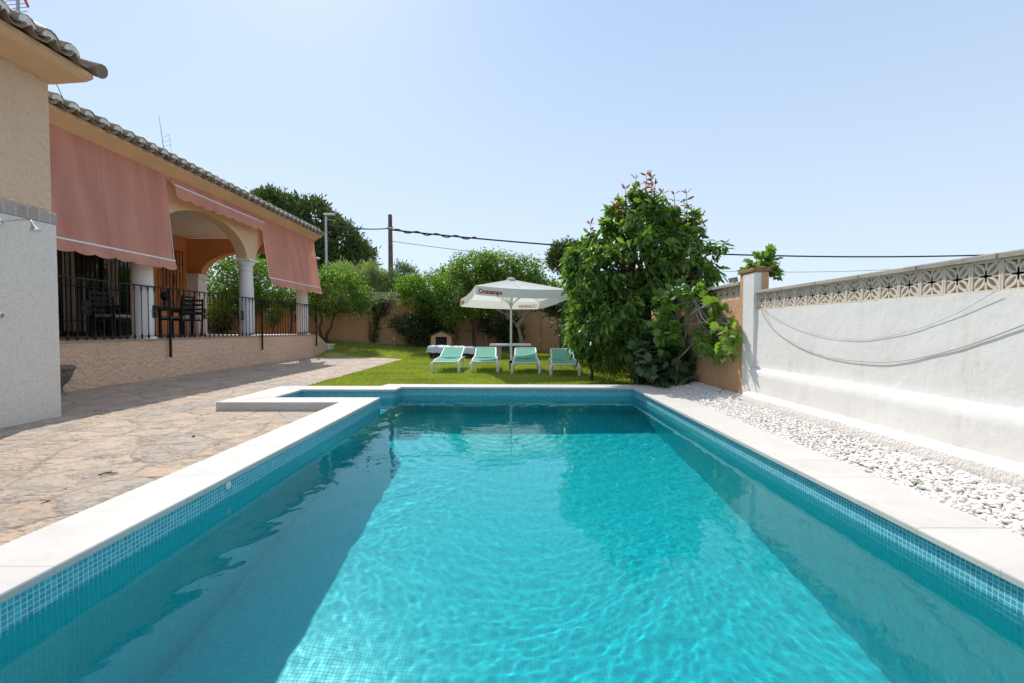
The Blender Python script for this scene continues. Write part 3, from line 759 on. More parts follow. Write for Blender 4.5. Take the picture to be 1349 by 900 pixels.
# columns
def column(x, y, engaged=False):
    b = MB()
    pr = [(.25, 0), (.25, .05), (.235, .07), (.20, .10), (.205, .13), (.215, .8), (.205, 1.5), (.18, 2.02), (.178, 2.05), (.20, 2.07), (.20, 2.10), (.182, 2.12), (.185, 2.18), (.22, 2.24), (.25, 2.29), (.25, 2.335), (.235, 2.345)]
    b.lathe(pr, n=28); b.bbox(-.27, .27, -.27, .27, 2.346, 2.408, .01)
    o = b.build('column', M['white_col'], hs, smooth=35); o.location = (x, y, .93)
for y in CY: column(HX-.17, y)
b = MB(); b.bbox(-12.88, -12.40, 17.95, 18.45, .93, 3.15, .01); b.bbox(-12.9, -12.33, 17.88, 18.5, 3.152, 3.22, .01); b.bbox(-12.9, -12.36, 17.92, 18.46, 3.222, 3.335, .01)
b.build('pilaster', M['white_col'], hs)
# terrace
b = MB()
b.prism([(HX, 5.9, -.05), (HX, 5.9, .905), (HX, 19.2, .905), (HX, 20.35, .40), (HX, 20.35, -.05)], (-.3, 0, 0))
rough_face(b, HX-.002, 7.6, 19.15, -.02, .90, .022, .02, 13)
b.build('terrace_wall', M['peach2'], hs)
b = MB(); b.box(-12.89, HX+.02, 5.9, 19.2, .907, .945); b.build('terrace_floor', M['terrace_floor'], hs)
b = MB()
b.box(-12.8, HX-.31, 18.5, 19.2, -.05, .90)
for i in range(4): b.box(-12.8, HX-.31, 19.2+.3*i, 19.5+.3*i, -.05, .72-.18*i)
b.build('steps', M['peach2'], hs)
b = MB(); b.bbox(HX-.4, HX+.12, 20.2, 20.65, -.04, .42, .015); b.bbox(HX-.44, HX+.16, 20.16, 20.69, .422, .48, .01)
b.build('step_pier', M['white_col'], hs)
# glazed doors
f = MB()
y0, y1 = 9.4, 15.9
for y in (y0, 11.0, 12.6, 14.25, y1): f.box(-12.88, -12.80, y-.05, y+.05, .95, 3.95)
f.box(-12.88, -12.80, y0, y1, 3.9, 4.0); f.box(-12.88, -12.80, y0, y1, .947, 1.1)
dr = f.build('glazed_door', M['iron'], hs)
b = MB(); b.box(-12.87, -12.86, y0, y1, 1.0, 3.95); b.build('pane', M['glass'], dr)
b = MB()
for ya in (13.0, 14.45):
    b.grid(lambda u, v: (-12.85+.02*math.sin(u*40), ya+.36*u, 1.1+2.8*v), 20, 1)
b.build('curtain', M['curtain'], dr)
b = MB(); y = y0+.12
while y < y1: b.bar((-12.74, y, 1.0), (-12.74, y, 3.95), .022); y += .15
for z in (1.4, 2.4, 3.4): b.box(-12.75, -12.73, y0, y1, z, z+.03)
b.build('grille', M['iron'], dr)
# barred window
f = MB(); f.box(-12.9, -12.86, 16.55, 17.55, 1.9, 4.05)
wd = f.build('window', M['orange'], hs)
b = MB(); b.box(-12.858, -12.85, 16.6, 17.5, 2.0, 4.0); b.build('shutter', simple('orange_shutter', (.5, .22, .09), .7), wd)
b = MB()
for i in range(7): b.bar((-12.70, 16.55+i*.165, 1.85), (-12.70, 16.55+i*.165, 4.1), .022)
for z in (1.85, 3.6, 4.1): b.box(-12.715, -12.685, 16.52, 17.57, z-.012, z+.012)
for k in range(8):
    a = k*PI/4; b.tube([(-12.68, 17.05, 3.0), (-12.68, 17.05+.13*math.cos(a), 3.0+.2*math.sin(a))], .012, 5)
for s in (-1, 1): b.tube([(-12.69, 17.05+s*.4*math.sin(t/8*PI), 2.0+t/8*1.9) for t in range(9)], .009, 5)
b.build('grille', M['iron'], wd)

# railing
rl = thing('terrace_railing', 'black wrought iron railing along the edge of the raised porch', 'railing', (-8.2, 6, .945))
def rb(name, fn, **k):
    b = MB(); fn(b); return b.build(name, M['iron'], rl, **k)
rb('handrail', lambda b: b.box(-.025, .025, 0, 12.95, 1.165, 1.19))
rb('bottom_rail', lambda b: b.box(-.018, .018, 0, 12.95, .055, .07))
bm_ = MB(); bm_.tube([(0, 0, .0), (0, 0, .05), (0, 0, .09), (0, 0, .1), (0, 0, .16), (0, 0, 1.0), (0, 0, 1.08), (0, 0, 1.10), (0, 0, 1.165)], [.017, .02, .02, .012, .0085, .0085, .012, .018, .012], 8)
bal = bm_.build('baluster', M['iron'], rl, smooth=40)
orn = MB()
orn.tube([(0, 0, .0), (0, 0, .05), (0, 0, .09), (0, 0, .1), (0, 0, .16), (0, 0, 1.0), (0, 0, 1.08), (0, 0, 1.10), (0, 0, 1.165)], [.017, .02, .02, .012, .0085, .0085, .012, .018, .012], 8)
for s in (-1, 1):
    for z, r_ in ((.52, .05), (.62, .065), (.72, .05)):
        orn.tube([(0, s*(.012+r_*.5*(1-math.cos(t))), z+r_*.75*math.sin(t)) for t in [i*2*PI/10 for i in range(11)]], .011, 5)
orn.lathe([(.01, .5), (.028, .56), (.01, .62), (.028, .68), (.01, .74)], n=8)
ornm = orn.build('ornamental_baluster', M['iron'], rl, smooth=40)
nb = 69; first = {bal: True, ornm: True}
for i in range(nb):
    src = ornm if i % 9 == 5 else bal
    if first[src]: o = src; first[src] = False
    else: o = src.copy(); COL.objects.link(o); o.parent = rl
    o.location = (0, .12+i*.187, 0)
for k, (y, zb) in enumerate(((4.83, -.46), (8.8, -.46), (12.9, -.5), (.9, -.46))):
    rb('post', lambda b: (b.box(.012, .055, y-.02, y+.02, zb, 1.17), b.box(.0, .012, y-.018, y+.018, 1.1, 1.16), b.box(-.02, .02, y-.02, y+.02, zb+.02, zb+.06) if False else None))

# awnings
def awning(ya, yb, xt, zt, xb, zb, val, label, blind=True):
    t = thing('awning', label, 'awning', (xt, (ya+yb)/2, zt), 0, 'salmon cloth awnings along the porch')
    L_ = (yb-ya)/2; dx, dz = xb-xt, zb-zt; ph = ya
    b = MB()
    def f(u, v):
        y = -L_+2*L_*u; s = v; bow = .05*math.sin(PI*v)*(.6+.4*math.sin(u*5+ph))
        fold = .016*math.sin(u*23+ph+v*1.5)*v + .035*math.sin(u*7+v*3+ph)*v*(1-v)*2 + .02*math.exp(-((u-.82-.12*v)*14)**2)*v
        if blind: return (dx*s - bow*.6 + fold, y, dz*s)
        return (dx*s + fold*.5, y, dz*s)
    b.grid(f, 60, 24); b.build('cloth', M['salmon'], t, smooth=True, fix=False)
    b = MB(); b.tube([(dx+.01, -L_-.03, dz), (dx+.01, L_+.03, dz)], .022, 10); b.build('front_bar', M['white_metal'], t, smooth=40)
    b = MB(); ns = max(4, round(2*L_/.42))
    def g(u, v):
        y = -L_-.03+(2*L_+.06)*u; sc = abs(math.sin(PI*u*ns))**.7
        return (dx+.02+.05*v+.012*math.sin(u*31+ph)*v, y, dz-.015-(val*(.80+.20*sc))*v)
    b.grid(g, ns*12, 5); b.build('valance', M['salmon'], t, smooth=True, fix=False)
    b = MB(); b.tube([(.0, -L_-.02, .03), (.0, L_+.02, .03)], .035, 12); b.build('roller', M['white_metal'], t, smooth=40)
    for s in (-1, 1):
        b = MB(); b.bar((-.04, s*(L_+.025), -.05), (dx, s*(L_+.025), dz), .009, .012); b.build('arm', M['white_metal'], t)
    return t
awning(6.15, 10.72, -8.12, 4.80, -7.97, 2.76, .215, 'large salmon awning let down nearly to the railing, nearest the shower wall')
awning(10.86, 14.66, -8.13, 4.80, -8.00, 4.56, .30, 'short rolled-up salmon awning above the open porch arch')
awning(14.80, 18.66, -8.12, 4.80, -7.89, 2.82, .235, 'lowered salmon awning at the far end of the porch')
# wall bracket lamp on the house end
wl = thing('wall_lamp', 'small white bracket lamp on the far corner of the porch', 'lamp', (HX, 18.46, 4.0))
b = MB(); b.box(.0, .03, -.05, .05, -.25, .1); b.bar((.03, 0, .06), (.33, 0, .02), .03); b.build('bracket', M['white_metal'], wl)
b = MB(); b.lathe([(.02, .05), (.09, .03), (.10, .0), (.06, -.03)], (.36, 0, -.0), 16); b.build('shade', M['white_metal'], wl, smooth=40)

# ------------------------------------------------------------------ shower annex
an = thing('annex', 'near peach house wing with cream mosaic shower panel and tiled eave', 'building', (0, 0, 0))
b = MB(); b.box(-10.5, -6.05, -3, 6.0, -.05, 4.40)
rough_face(b, -6.052, 4.3, 6.0, 2.69, 4.38, .011, .016, 26)
b.build('wall', M['peach'], an)
b = MB(); b.prism([(-6.05, -3, 4.385), (-5.62, -3, 4.415), (-5.53, -3, 4.45), (-5.53, -3, 4.51), (-10.5, -3, 4.55), (-10.5, -3, 4.40)], (0, 9.08, 0)); b.build('cornice', M['cornice'], an)
b = MB(); tile_eave(b, -5.49, 4.525, -3, 6.05, SL, 2.0, .26)
upa = lambda x: 4.525+(-5.49-x)*math.tan(SL)
b.prism([(-5.53, -3, 4.515), (-10.5, -3, upa(-10.5)), (-10.5, -3, 4.552), ], (0, 9.05, 0))
for i in range(12):
    s = i*.36; x = -5.46-s*math.cos(SL); b.tube([(x+.03, 6.10, upa(x)+.05), (x-.36, 6.10, upa(x-.36)+.045)], [.09, .072], 10)
b.build('roof', [M['roof_tile'], M['mortar']], an, smooth=40)
b = MB(); b.bbox(-6.4, -6.02, 3.0, 6.03, -.04, 2.535, .006); b.build('tiled_panel', M['panel_tile'], an)
b = MB(); b.bbox(-6.4, -6.012, 3.0, 6.038, 2.537, 2.68, .008); b.build('cap_tiles', M['cap_tile'], an)
sh = thing('shower', 'chrome wall shower with a curved arm on the mosaic panel', 'shower', (-6.02, 5.36, 2.43))
b = MB(); b.lathe([(.045, 0), (.045, .006), (.03, .02), (.012, .03)], n=20); o = b.build('flange', M['chrome'], sh, smooth=40); o.rotation_euler = (0, PI/2, 0)
b = MB(); b.tube([(0, 0, 0), (.12, 0, .0), (.25, 0, .012), (.33, 0, .014), (.37, 0, .0), (.39, 0, -.03)], .011, 10); b.build('arm', M['chrome'], sh, smooth=60)
b = MB(); b.lathe([(.012, 0), (.02, -.012), (.02, -.03), (.028, -.045), (.045, -.08), (.05, -.092), (.046, -.098)], n=24); o = b.build('shower_head', M['chrome'], sh, smooth=50); o.location = (.388, 0, -.025); o.rotation_euler = (0, -.28, 0)
tp = thing('shower_tap', 'round chrome shower valve on the mosaic panel below the shower arm', 'tap', (-6.02, 5.27, 1.325))
b = MB(); b.lathe([(.05, 0), (.05, .005), (.035, .012), (.03, .03), (.035, .045), (.035, .085), (.022, .1)], n=24); o = b.build('valve_body', M['chrome'], tp, smooth=40); o.rotation_euler = (0, PI/2, 0)
b = MB(); b.tube([(.06, 0, .0), (.065, -.05, .0), (.07, -.075, 0)], [.01, .012, .009], 8); b.build('handle', M['chrome'], tp, smooth=40)

bs = thing('stone_basin', 'weathered stone bowl on a short foot between mosaic panel and porch wall', 'basin', (-8.0, 7.95, 0)); bs.scale = (.72, .72, 1)
b = MB(); b.lathe([(.30, .52), (.34, .50), (.35, .46), (.30, .42), (.29, .38), (.22, .24), (.12, .17), (.10, .14)], n=24); b.build('bowl', M['slate'], bs, smooth=50)
b = MB(); b.lathe([(.10, .142), (.09, .1), (.13, .04), (.16, .0)], n=20); b.build('foot', M['slate'], bs, smooth=50)

# aerials
at = thing('tv_aerial', 'television aerial with red and grey elements on the near roof', 'aerial', (-6.25, 5.85, 4.75))
b = MB(); b.tube([(0, 0, 0), (0, 0, 1.0)], .018, 8); b.build('mast', M['grey_metal'], at)
b = MB()
b.tube([(-.5, -.05, .62), (.1, .08, .36)], .012, 6)
for i in range(7):
    t = i/6; c = Vector((-.5+.6*t, -.05+.13*t, .62-.26*t)); b.tube([c+Vector((-.05, -.17, .02)), c+Vector((.05, .17, -.02))], .006, 5)
b.build('boom', M['grey_metal'], at)
b = MB()
for k in range(7): b.tube([(-.16, .0, .30+k*.05), (.10, .02, .34+k*.05)], .004, 5)
b.build('reflector', M['grey_metal'], at)
b = MB(); b.bar((-.42, -.03, .66), (-.20, .03, .48), .05, .07); b.build('dipole', M['amber'], at)
b = MB(); b.bar((.02, 0, .74), (.13, 0, .48), .02, .02); b.build('end_cap', M['red'], at)
b = MB(); b.bar((-.34, 0, .42), (-.28, 0, .36), .02, .02); b.build('end_cap', M['red'], at)
a2 = thing('whip_aerial', 'thin whip aerial standing on the long clay roof', 'aerial', (-9.1, 12.05, 5.42))
b = MB(); b.tube([(0, 0, 0), (-.05, -.15, 1.25)], [.012, .005], 6); b.build('mast', M['grey_metal'], a2)
b = MB()
for z, l in ((.5, .12), (.62, .09), (.74, .06)): b.tube([(-.02, -.06, z), (l, .04, z+.09)], .004, 5)
b.tube([(.12, .03, .4), (.08, .02, .85)], .004, 5)
b.build('element', M['grey_metal'], a2)
b = MB(); p0 = P(73, 108, 6.6); p1 = P(87, 138, 8.3)
b.tube([p0, p1], .006, 6); o = b.build('guy_wire', M['grey_metal']); tag(o, 'thin wire running down from the near roof to the long roof', 'wire')

# ------------------------------------------------------------------ porch furniture
def chair(label, x, y, rz):
    t = thing('porch_chair', label, 'chair', (x, y, .947), rz, 'dark chairs on the porch')
    s = 1.12
    for sx in (-1, 1):
        b = MB(); b.box(sx*.24*s-.022, sx*.24*s+.022, -.25*s, -.25*s+.045, 0, .62*s); b.build('leg', M['iron'], t)
        b = MB(); b.bar((sx*.24*s, .22*s, 0), (sx*.24*s, .28*s, 1.0*s), .045); b.build('leg', M['iron'], t)
        b = MB(); b.box(sx*.24*s-.03, sx*.24*s+.03, -.26*s, .24*s, .62*s, .65*s); b.build('armrest', M['iron'], t)
    b = MB(); b.bbox(-.25*s, .25*s, -.25*s, .24*s, .40*s, .44*s, .005); b.build('seat', M['iron'], t)
    b = MB(); b.bbox(-.22*s, .22*s, -.23*s, .20*s, .442*s, .50*s, .02); b.build('cushion', M['cushion'], t)
    b = MB()
    for z in (.60, .72, .84, .96): b.bar((-.23*s, (.22+.06*z)*s, z*s), (.23*s, (.22+.06*z)*s, z*s), .02, .06)
    b.build('backrest', M['iron'], t)
chair('dark slatted chair with pale cushion, alone behind the railing in front of the glass doors', -9.6, 10.9, 1.6)
chair('dark slatted chair right of the first white column, its back to the pool', -9.1, 12.3, -1.45)
chair('dark slatted chair nearest the corner pilaster on the porch, facing the table', -9.7, 13.55, .1)
chair('dark slatted chair on the glass door side of the porch table', -10.9, 12.5, 1.6)
tb = thing('porch_table', 'dark porch table between the slatted chairs', 'table', (-10.0, 12.4, .947))
b = MB(); b.bbox(-.5, .5, -.8, .8, .78, .82, .01); b.build('tabletop', M['iron'], tb)
for sx in (-1, 1):
    for sy in (-1, 1):
        b = MB(); b.box(sx*.42-.03, sx*.42+.03, sy*.7-.03, sy*.7+.03, 0, .78); b.build('leg', M['iron'], tb)
lt = thing('table_lantern', 'round dark lantern standing on the porch table', 'lantern', (-9.9, 12.95, 1.77))
b = MB(); b.lathe([(.08, 0), (.05, .02), (.02, .05), (.02, .2), (.09, .24), (.12, .32), (.10, .41), (.03, .45)], n=18); b.build('lantern_body', M['iron'], lt, smooth=50)

# ------------------------------------------------------------------ loungers
def lounger():
    t = thing('sun_lounger', 'x', 'sun lounger', (0, 0, 0), 0, 'green sun loungers in a row on the lawn')
    W = .33
    for s in (-1, 1):
        b = MB(); b.tube([(s*W, .04, .285), (s*W, .5, .325), (s*W, 1.05, .335), (s*W, 1.60, .325)], [.028, .028, .028, .028], 10); b.build('side_rail', M['white_plastic'], t, smooth=50)
        b = MB(); b.tube([(s*W, .06, .27), (s*(W+.02), .02, .25), (s*(W+.025), .0, .20), (s*(W+.02), .03, .0)], [.03, .042, .044, .038], 10); b.build('leg', M['white_plastic'], t, smooth=50)
        b = MB(); b.tube([(s*W, 1.42, .31), (s*(W+.015), 1.42, .2), (s*(W+.01), 1.36, .02), (s*(W+.005), 1.30, .02)], [.026, .03, .026, .02], 10); b.build('leg', M['white_plastic'], t, smooth=50)
        b = MB(); b.tube([(s*(W-.03), 1.0, .345), (s*(W-.03), 1.86, .575), (s*(W-.07), 1.90, .585)], .022, 10); b.build('back_rail', M['white_plastic'], t, smooth=50)
    b = MB(); b.grid(lambda u, v: (-W+.03+(2*W-.06)*u, .05+.97*v, .30+.045*min(1, v*2)-.028*math.sin(PI*u)*(1 if .02 < v else .4)), 12, 14)
    b.build('seat', M['sling'], t, smooth=True, fix=False)
    b = MB(); b.grid(lambda u, v: (-W+.045+(2*W-.09)*u, 1.0+.87*v, .345+.235*v-.02*math.sin(PI*u)*math.sin(PI*min(1, v*1.1))), 12, 12)
    b.build('backrest', M['sling'], t, smooth=True, fix=False)
    for y, z in ((.04, .283), (.98, .28)):
        b = MB(); b.tube([(-W, y, z), (W, y, z)], .02, 8); b.build('crossbar', M['white_plastic'], t, smooth=50)
    b = MB(); b.tube([(-W+.07, 1.90, .585), (W-.07, 1.90, .585)], .022, 8); b.build('top_bar', M['white_plastic'], t, smooth=50)
    b = MB(); b.tube([(-W+.05, 1.55, .48), (-W+.05, 1.30, .33)], .012, 6); b.tube([(W-.05, 1.55, .48), (W-.05, 1.30, .33)], .012, 6); b.build('back_strut', M['white_plastic'], t)
    return t
lg = lounger()
spots = [(-1.79, 12.0, .0, 'leftmost green sun lounger, fully sunlit, standing in front of the sheet-covered daybed'),
         (-.76, 12.05, .035, 'second green sun lounger from the left, just left of the parasol pole'),
         (.33, 11.65, -.02, 'green sun lounger just right of the parasol pole, half in the canopy shade'),
         (1.28, 11.15, -.05, 'rightmost green sun lounger, its sling mostly shaded, nearest the big avocado tree')]
for i, (x, y, a, lab) in enumerate(spots):
    o = lg if i == 0 else copy_tree(lg)
    o.location = (x, y, .0); o.rotation_euler.z = a; o['label'] = lab

# ------------------------------------------------------------------ parasol
um = thing('parasol', 'white square market parasol with red lettering on its valance, on the lawn', 'parasol', (-.06, 12.9, 0))
b = MB(); b.tube([(0, 0, .0), (0, 0, 2.54)], .032, 14); b.build('pole', M['white_metal'], um, smooth=40)
b = MB(); b.tube([(0, 0, -.02), (0, 0, .26)], .05, 12); b.build('base_socket', M['iron'], um, smooth=40)
# canopy frame in local coordinates, then tilted
H0, HE, RC = 2.56, 2.13, 1.76
ang0 = math.atan2(-1.7, -.8) - R(5)
tilt = Matrix.Rotation(R(4.0), 3, Vector((math.sin(ang0), -math.cos(ang0), 0)).normalized()) if False else Matrix.Rotation(-R(4.2), 3, 'X')
piv = Vector((0, 0, 2.3))
def TT(p): return tilt @ (Vector(p)-piv) + piv
cor = [Vector((RC*math.cos(ang0+k*PI/2), RC*math.sin(ang0+k*PI/2), HE)) for k in range(4)]
top = Vector((0, 0, H0))
b = MB()
for k in range(4):
    A, B_ = cor[k], cor[(k+1) % 4]
    def f(u, v):
        e_ = A.lerp(B_, u); p = top.lerp(e_, v); out = ((A+B_)/2); out.z = 0; out.normalize()
        sag = .05*math.sin(PI*v)*math.sin(PI*u) + .035*v*math.sin(PI*u)
        p.z -= sag; p -= out*.03*v*math.sin(PI*u); return TT(p)
    b.grid(f, 14, 12)
can = b.build('canopy', M['canopy'], um, smooth=True, fix=False)
b = MB(); b.lathe([(.14, -.015), (.10, .03), (.03, .055)], (0, 0, 0), 16); o = b.build('vent_cap', M['canopy'], um, smooth=True); o.location = TT((0, 0, H0+.005))
for k in range(4):
    A, B_ = cor[k], cor[(k+1) % 4]; out = (A+B_)/2; out.z = 0; out.normalize()
    def edge_pt(u, drop, push=0.0):
        p = A.lerp(B_, u); p.z -= .035*math.sin(PI*u)+drop; p -= out*.03*math.sin(PI*u); p += out*(.02*drop*8*(.5+.3*math.sin(u*17+k))+push)
        return TT(p)
    b = MB(); b.grid(lambda u, v: edge_pt(u, .235*v*(1 if .015 < u < .985 else .9)), 40, 4)
    va = b.build('valance', M['canopy'], um, smooth=True, fix=False)
    # lettering
    cu = bpy.data.curves.new('lettering', 'FONT'); cu.body = 'Cruzcampo'; cu.size = .22; cu.extrude = 0; cu.offset = .010; cu.resolution_u = 3; cu.space_character = .98
    tmp = bpy.data.objects.new('lettering', cu); COL.objects.link(tmp)
    bpy.context.view_layer.update()
    me = bpy.data.meshes.new_from_object(tmp); bpy.data.objects.remove(tmp)
    xs = [v.co.x for v in me.vertices]; w0, w1 = min(xs), max(xs); side = (B_-A).length; TL = .62; gx0 = .08
    for v in me.vertices:
        s_ = (v.co.x-w0)/(w1-w0)*TL + gx0; d_ = .175-(v.co.y)*TL/(w1-w0)*1.15
        q = edge_pt(s_/side, d_, .004); v.co = q
    me.materials.clear(); me.materials.append(M['ink'])
    o = bpy.data.objects.new('lettering', me); COL.objects.link(o); o.parent = va
for k in range(8):
    a = ang0+k*PI/4; Rr = RC if k % 2 == 0 else RC*math.cos(PI/4)
    e_ = Vector((Rr*.985*math.cos(a), Rr*.985*math.sin(a), HE-(.0 if k % 2 == 0 else .035)-.012)); t_ = Vector((.04*math.cos(a), .04*math.sin(a), H0-.04))
    b = MB(); b.bar(TT(t_), TT(e_), .016, .022); b.build('rib', M['white_metal'], um)
    m_ = t_.lerp(e_, .47); b = MB(); b.bar(TT((.045*math.cos(a), .045*math.sin(a), 1.87)), TT(m_-Vector((0, 0, .015))), .018, .02); b.build('strut', M['white_metal'], um)
b = MB(); b.lathe([(.05, 1.81), (.06, 1.84), (.06, 1.89), (.04, 1.92)], n=14); b.build('hub', M['white_plastic'], um, smooth=40)

# ------------------------------------------------------------------ table, daybed, little shrine, stakes
st = thing('stone_table', 'grey stone garden table with a pale top behind the parasol pole', 'table', (-.1, 17.7, 0))
b = MB(); b.bbox(-.80, .78, -.42, .42, .51, .58, .012); b.build('tabletop', M['table_top'], st)
for s in (-1, 1):
    b = MB(); b.bbox(s*.46-.12, s*.46+.12, -.3, .3, 0, .508, .02); b.build('leg', M['stone_table'], st)
db = thing('daybed', 'low daybed draped with a pale blue and white sheet on the lawn', 'daybed', (-2.42, 18.1, gz(-2.4, 18.1)))
b = MB()
def sheet(u, v):
    a = u*2-1; c = v*2-1; x = a*1.08; y = c*.75
    ex, ey = max(0, abs(x)-.86), max(0, abs(y)-.55); drop = min(.24, (ex+ey)*1.35)
    x2 = math.copysign(min(abs(x), .88+ex*.25), x); y2 = math.copysign(min(abs(y), .57+ey*.25), y)
    wv = .018*math.sin(x*9+y*4)*math.cos(y*7)+.01*math.sin(x*21)
    return (x2+(.02*math.sin(y*17) if ex > 0 else 0), y2+(.02*math.sin(x*19) if ey > 0 else 0), .47+.06*(a*-.5)-drop+wv)
b.grid(sheet, 44, 34); b.build('sheet', M['cover'], db, smooth=True, fix=False)
b = MB(); b.bbox(-.82, .82, -.52, .52, .12, .43, .02); b.build('mattress', M['iron'], db)
for sx in (-1, 1):
    for sy in (-1, 1):
        b = MB(); b.box(sx*.75-.04, sx*.75+.04, sy*.46-.04, sy*.46+.04, 0, .118); b.build('leg', M['iron'], db)
zg = gz(-3.4, 22)
nk = thing('brick_kennel', 'small gabled orange garden niche with a dark opening against the back wall', 'kennel', (-3.42, 21.9, zg-.05))
b = MB()
for s in (-1, 1): b.bbox(s*.38-.11, s*.38+.11, -.3, .3, 0, .62, .01)
b.prism([(-.52, -.3, .622), (.52, -.3, .622), (0, -.3, .86)], (0, .6, 0)); b.build('front', M['cornice'], nk)
b = MB(); b.box(-.27, .27, -.12, .3, 0, .62); b.build('opening', M['render_dark'], nk)
b = MB()
for s in (-1, 1): b.bar((s*.62, 0, .60), (0, 0, .90), .03, .03) ; b.obox((s*.31, 0, .775), (s*.32, 0, -.145), (0, .36, 0), (.005, 0, .014))
b.build('roof', M['roof_tile'], nk)
for i, (px, yb_, yt, lab) in enumerate([(519, 455, 444, 'short white-topped garden stake at the wall behind the climbing vine'), (543, 455.5, 439, 'tall thin white-topped stake by the back wall, left of the little niche'),
        (640.5, 459, 442, 'pale stake at the back wall between the daybed and the stone table'), (710.5, 461, 446, 'small stake in front of the wall right of the parasol pole'), (743, 462.5, 449, 'pale stake near the avocado tree, behind the rightmost lounger')]):
    x = P(px, 455, 22.3).x; g = gz(x, 22.3); zt = P(px, yt, 22.3).z
    t = thing('garden_stake', lab, 'stake', (x, 22.3, g), 0, 'garden light stakes along the back wall')
    b = MB(); b.tube([(0, 0, -.05), (0, 0, zt-g-.12)], .035, 8); b.build('post', M['garden_wall'], t)
    b = MB(); b.lathe([(.04, zt-g-.12), (.05, zt-g-.1), (.045, zt-g-.01), (.02, zt-g)], n=10); b.build('lamp', M['white_plastic'], t, smooth=50)

# ------------------------------------------------------------------ pole, street lamp, wires
pl = thing('utility_pole', 'dark timber utility pole standing behind the back wall', 'pole', (P(515, 433, 32).x, 32, -.05))
b = MB(); b.tube([(0, 0, 0), (.02, 0, 5), (0.0, 0, P(515, 283, 32).z+.05)], [.20, .175, .14], 12); b.build('shaft', M['wood_pole'], pl, smooth=50)
b = MB(); zz = P(515, 301, 32).z+.05; b.box(-.2, .2, -.19, -.15, zz-.05, zz+.05); b.lathe([(.03, 0), (.05, .03), (.03, .1)], (.22, -.17, zz-.02), 8); b.build('insulator', M['grey_metal'], pl)
sl = thing('street_lamp', 'grey street lamp post with a flat lamp head beyond the house', 'street lamp', (P(431, 433, 27).x, 27, -.05))
zt = P(431, 283, 27).z+.05
b = MB(); b.tube([(0, 0, 0), (0, 0, zt)], [.09, .06], 12); b.build('post', M['grey_metal'], sl, smooth=50)
b = MB(); b.bbox(-.1, .5, -.14, .14, zt-.02, zt+.07, .02); b.build('lamp_head', M['white_metal'], sl)
b = MB(); b.bar((-.05, 0, zt-.25), (.55, 0, zt-.35), .03); b.build('bracket', M['grey_metal'], sl)
def wire(name, a, c, sag, r, lab, n=40):
    a, c = Vector(a), Vector(c); pts = []
    for i in range(n+1):
        t = i/n; p = a.lerp(c, t); p.z -= 4*sag*t*(1-t); pts.append(p)
    b = MB(); b.tube(pts, r, 6); return tag(b.build(name, M['cable'], smooth=True), lab, 'cable')
A0 = P(517, 303, 32)
wire('power_line', A0, P(1560, 322, 34), 1.35, .055, 'thick black power line running right from the timber pole across the sky')
wire('power_line', P(432, 297, 27), P(514, 301, 32), .12, .04, 'black power line between the street lamp and the timber pole')
wire('power_line', P(517, 318, 32), P(1380, 334, 46), 2.0, .018, 'thin wire below the thick power line right of the timber pole')
b = MB()
pts = [A0.lerp(P(760, 322, 32.5), t) + Vector((0, 0, .1*math.sin(t*60)-1.0*t*(1-t)*.6)) for t in [i/60 for i in range(28)]]
b.tube(pts, .045, 6); tag(b.build('power_line', M['cable'], smooth=True), 'short twisted black cable wound round the power line beside the pole', 'cable')

# neighbour shed beyond the right wall
ns_ = thing('shed', 'neighbour shed with grey corrugated roof showing over the wall', 'shed', (6.0, 12.3, 0))
b = MB(); b.box(-1.3, 1.1, -1.2, 1.5, -.05, 2.06); b.build('wall', M['ceiling'], ns_)
b = MB(); b.grid(lambda u, v: (-1.5+2.9*u, -1.4+3.0*v, 2.10+.10*v+.022*math.sin(u*2*PI*19)), 190, 2); b.build('roof', M['corr'], ns_, smooth=True, fix=False)
fd = thing('floodlight', 'small grey floodlight on a bracket left of the wall pillar', 'floodlight', P(966, 369, 6.9))
b = MB(); b.obox((0, 0, 0), (.055, 0, .01), (0, .03, 0), (-.01, 0, .035)); b.build('lamp_head', M['grey_metal'], fd)
b = MB(); b.bar((.0, 0, -.03), (.16, -.25, -.12), .015); b.build('bracket', M['grey_metal'], fd)

# ------------------------------------------------------------------ foliage
def norm(a): return a/np.maximum(np.linalg.norm(a, axis=-1, keepdims=True), 1e-9)
LSHAPE = {
 'oval': (np.array([(0, 0, 0), (.28, .17, .03), (.72, .15, .02), (1, 0, -.06), (.72, -.15, .02), (.28, -.17, .03)]), np.array([(0, 3, 2, 1), (0, 5, 4, 3)])),
 'long': (np.array([(0, 0, 0), (.3, .13, .035), (.7, .12, 0), (1, 0, -.12), (.7, -.12, 0), (.3, -.13, .035)]), np.array([(0, 3, 2, 1), (0, 5, 4, 3)])),
 'needle': (np.array([(0, 0, 0), (.5, .05, .0), (1, 0, 0), (.5, -.05, 0)]), np.array([(0, 1, 2, 3)])),
 'fig': (np.array([(0, 0, 0), (.10, .30, .0), (.42, .50, -.03), (.45, .24, .03), (.78, .40, -.03), (.72, .14, .03), (1.0, 0, -.08), (.72, -.14, .03), (.78, -.40, -.03), (.45, -.24, .03), (.42, -.50, -.03), (.10, -.30, 0)]),
         np.array([(0, 3, 2, 1), (0, 5, 4, 3), (0, 7, 6, 5), (0, 9, 8, 7), (0, 11, 10, 9)])),
}
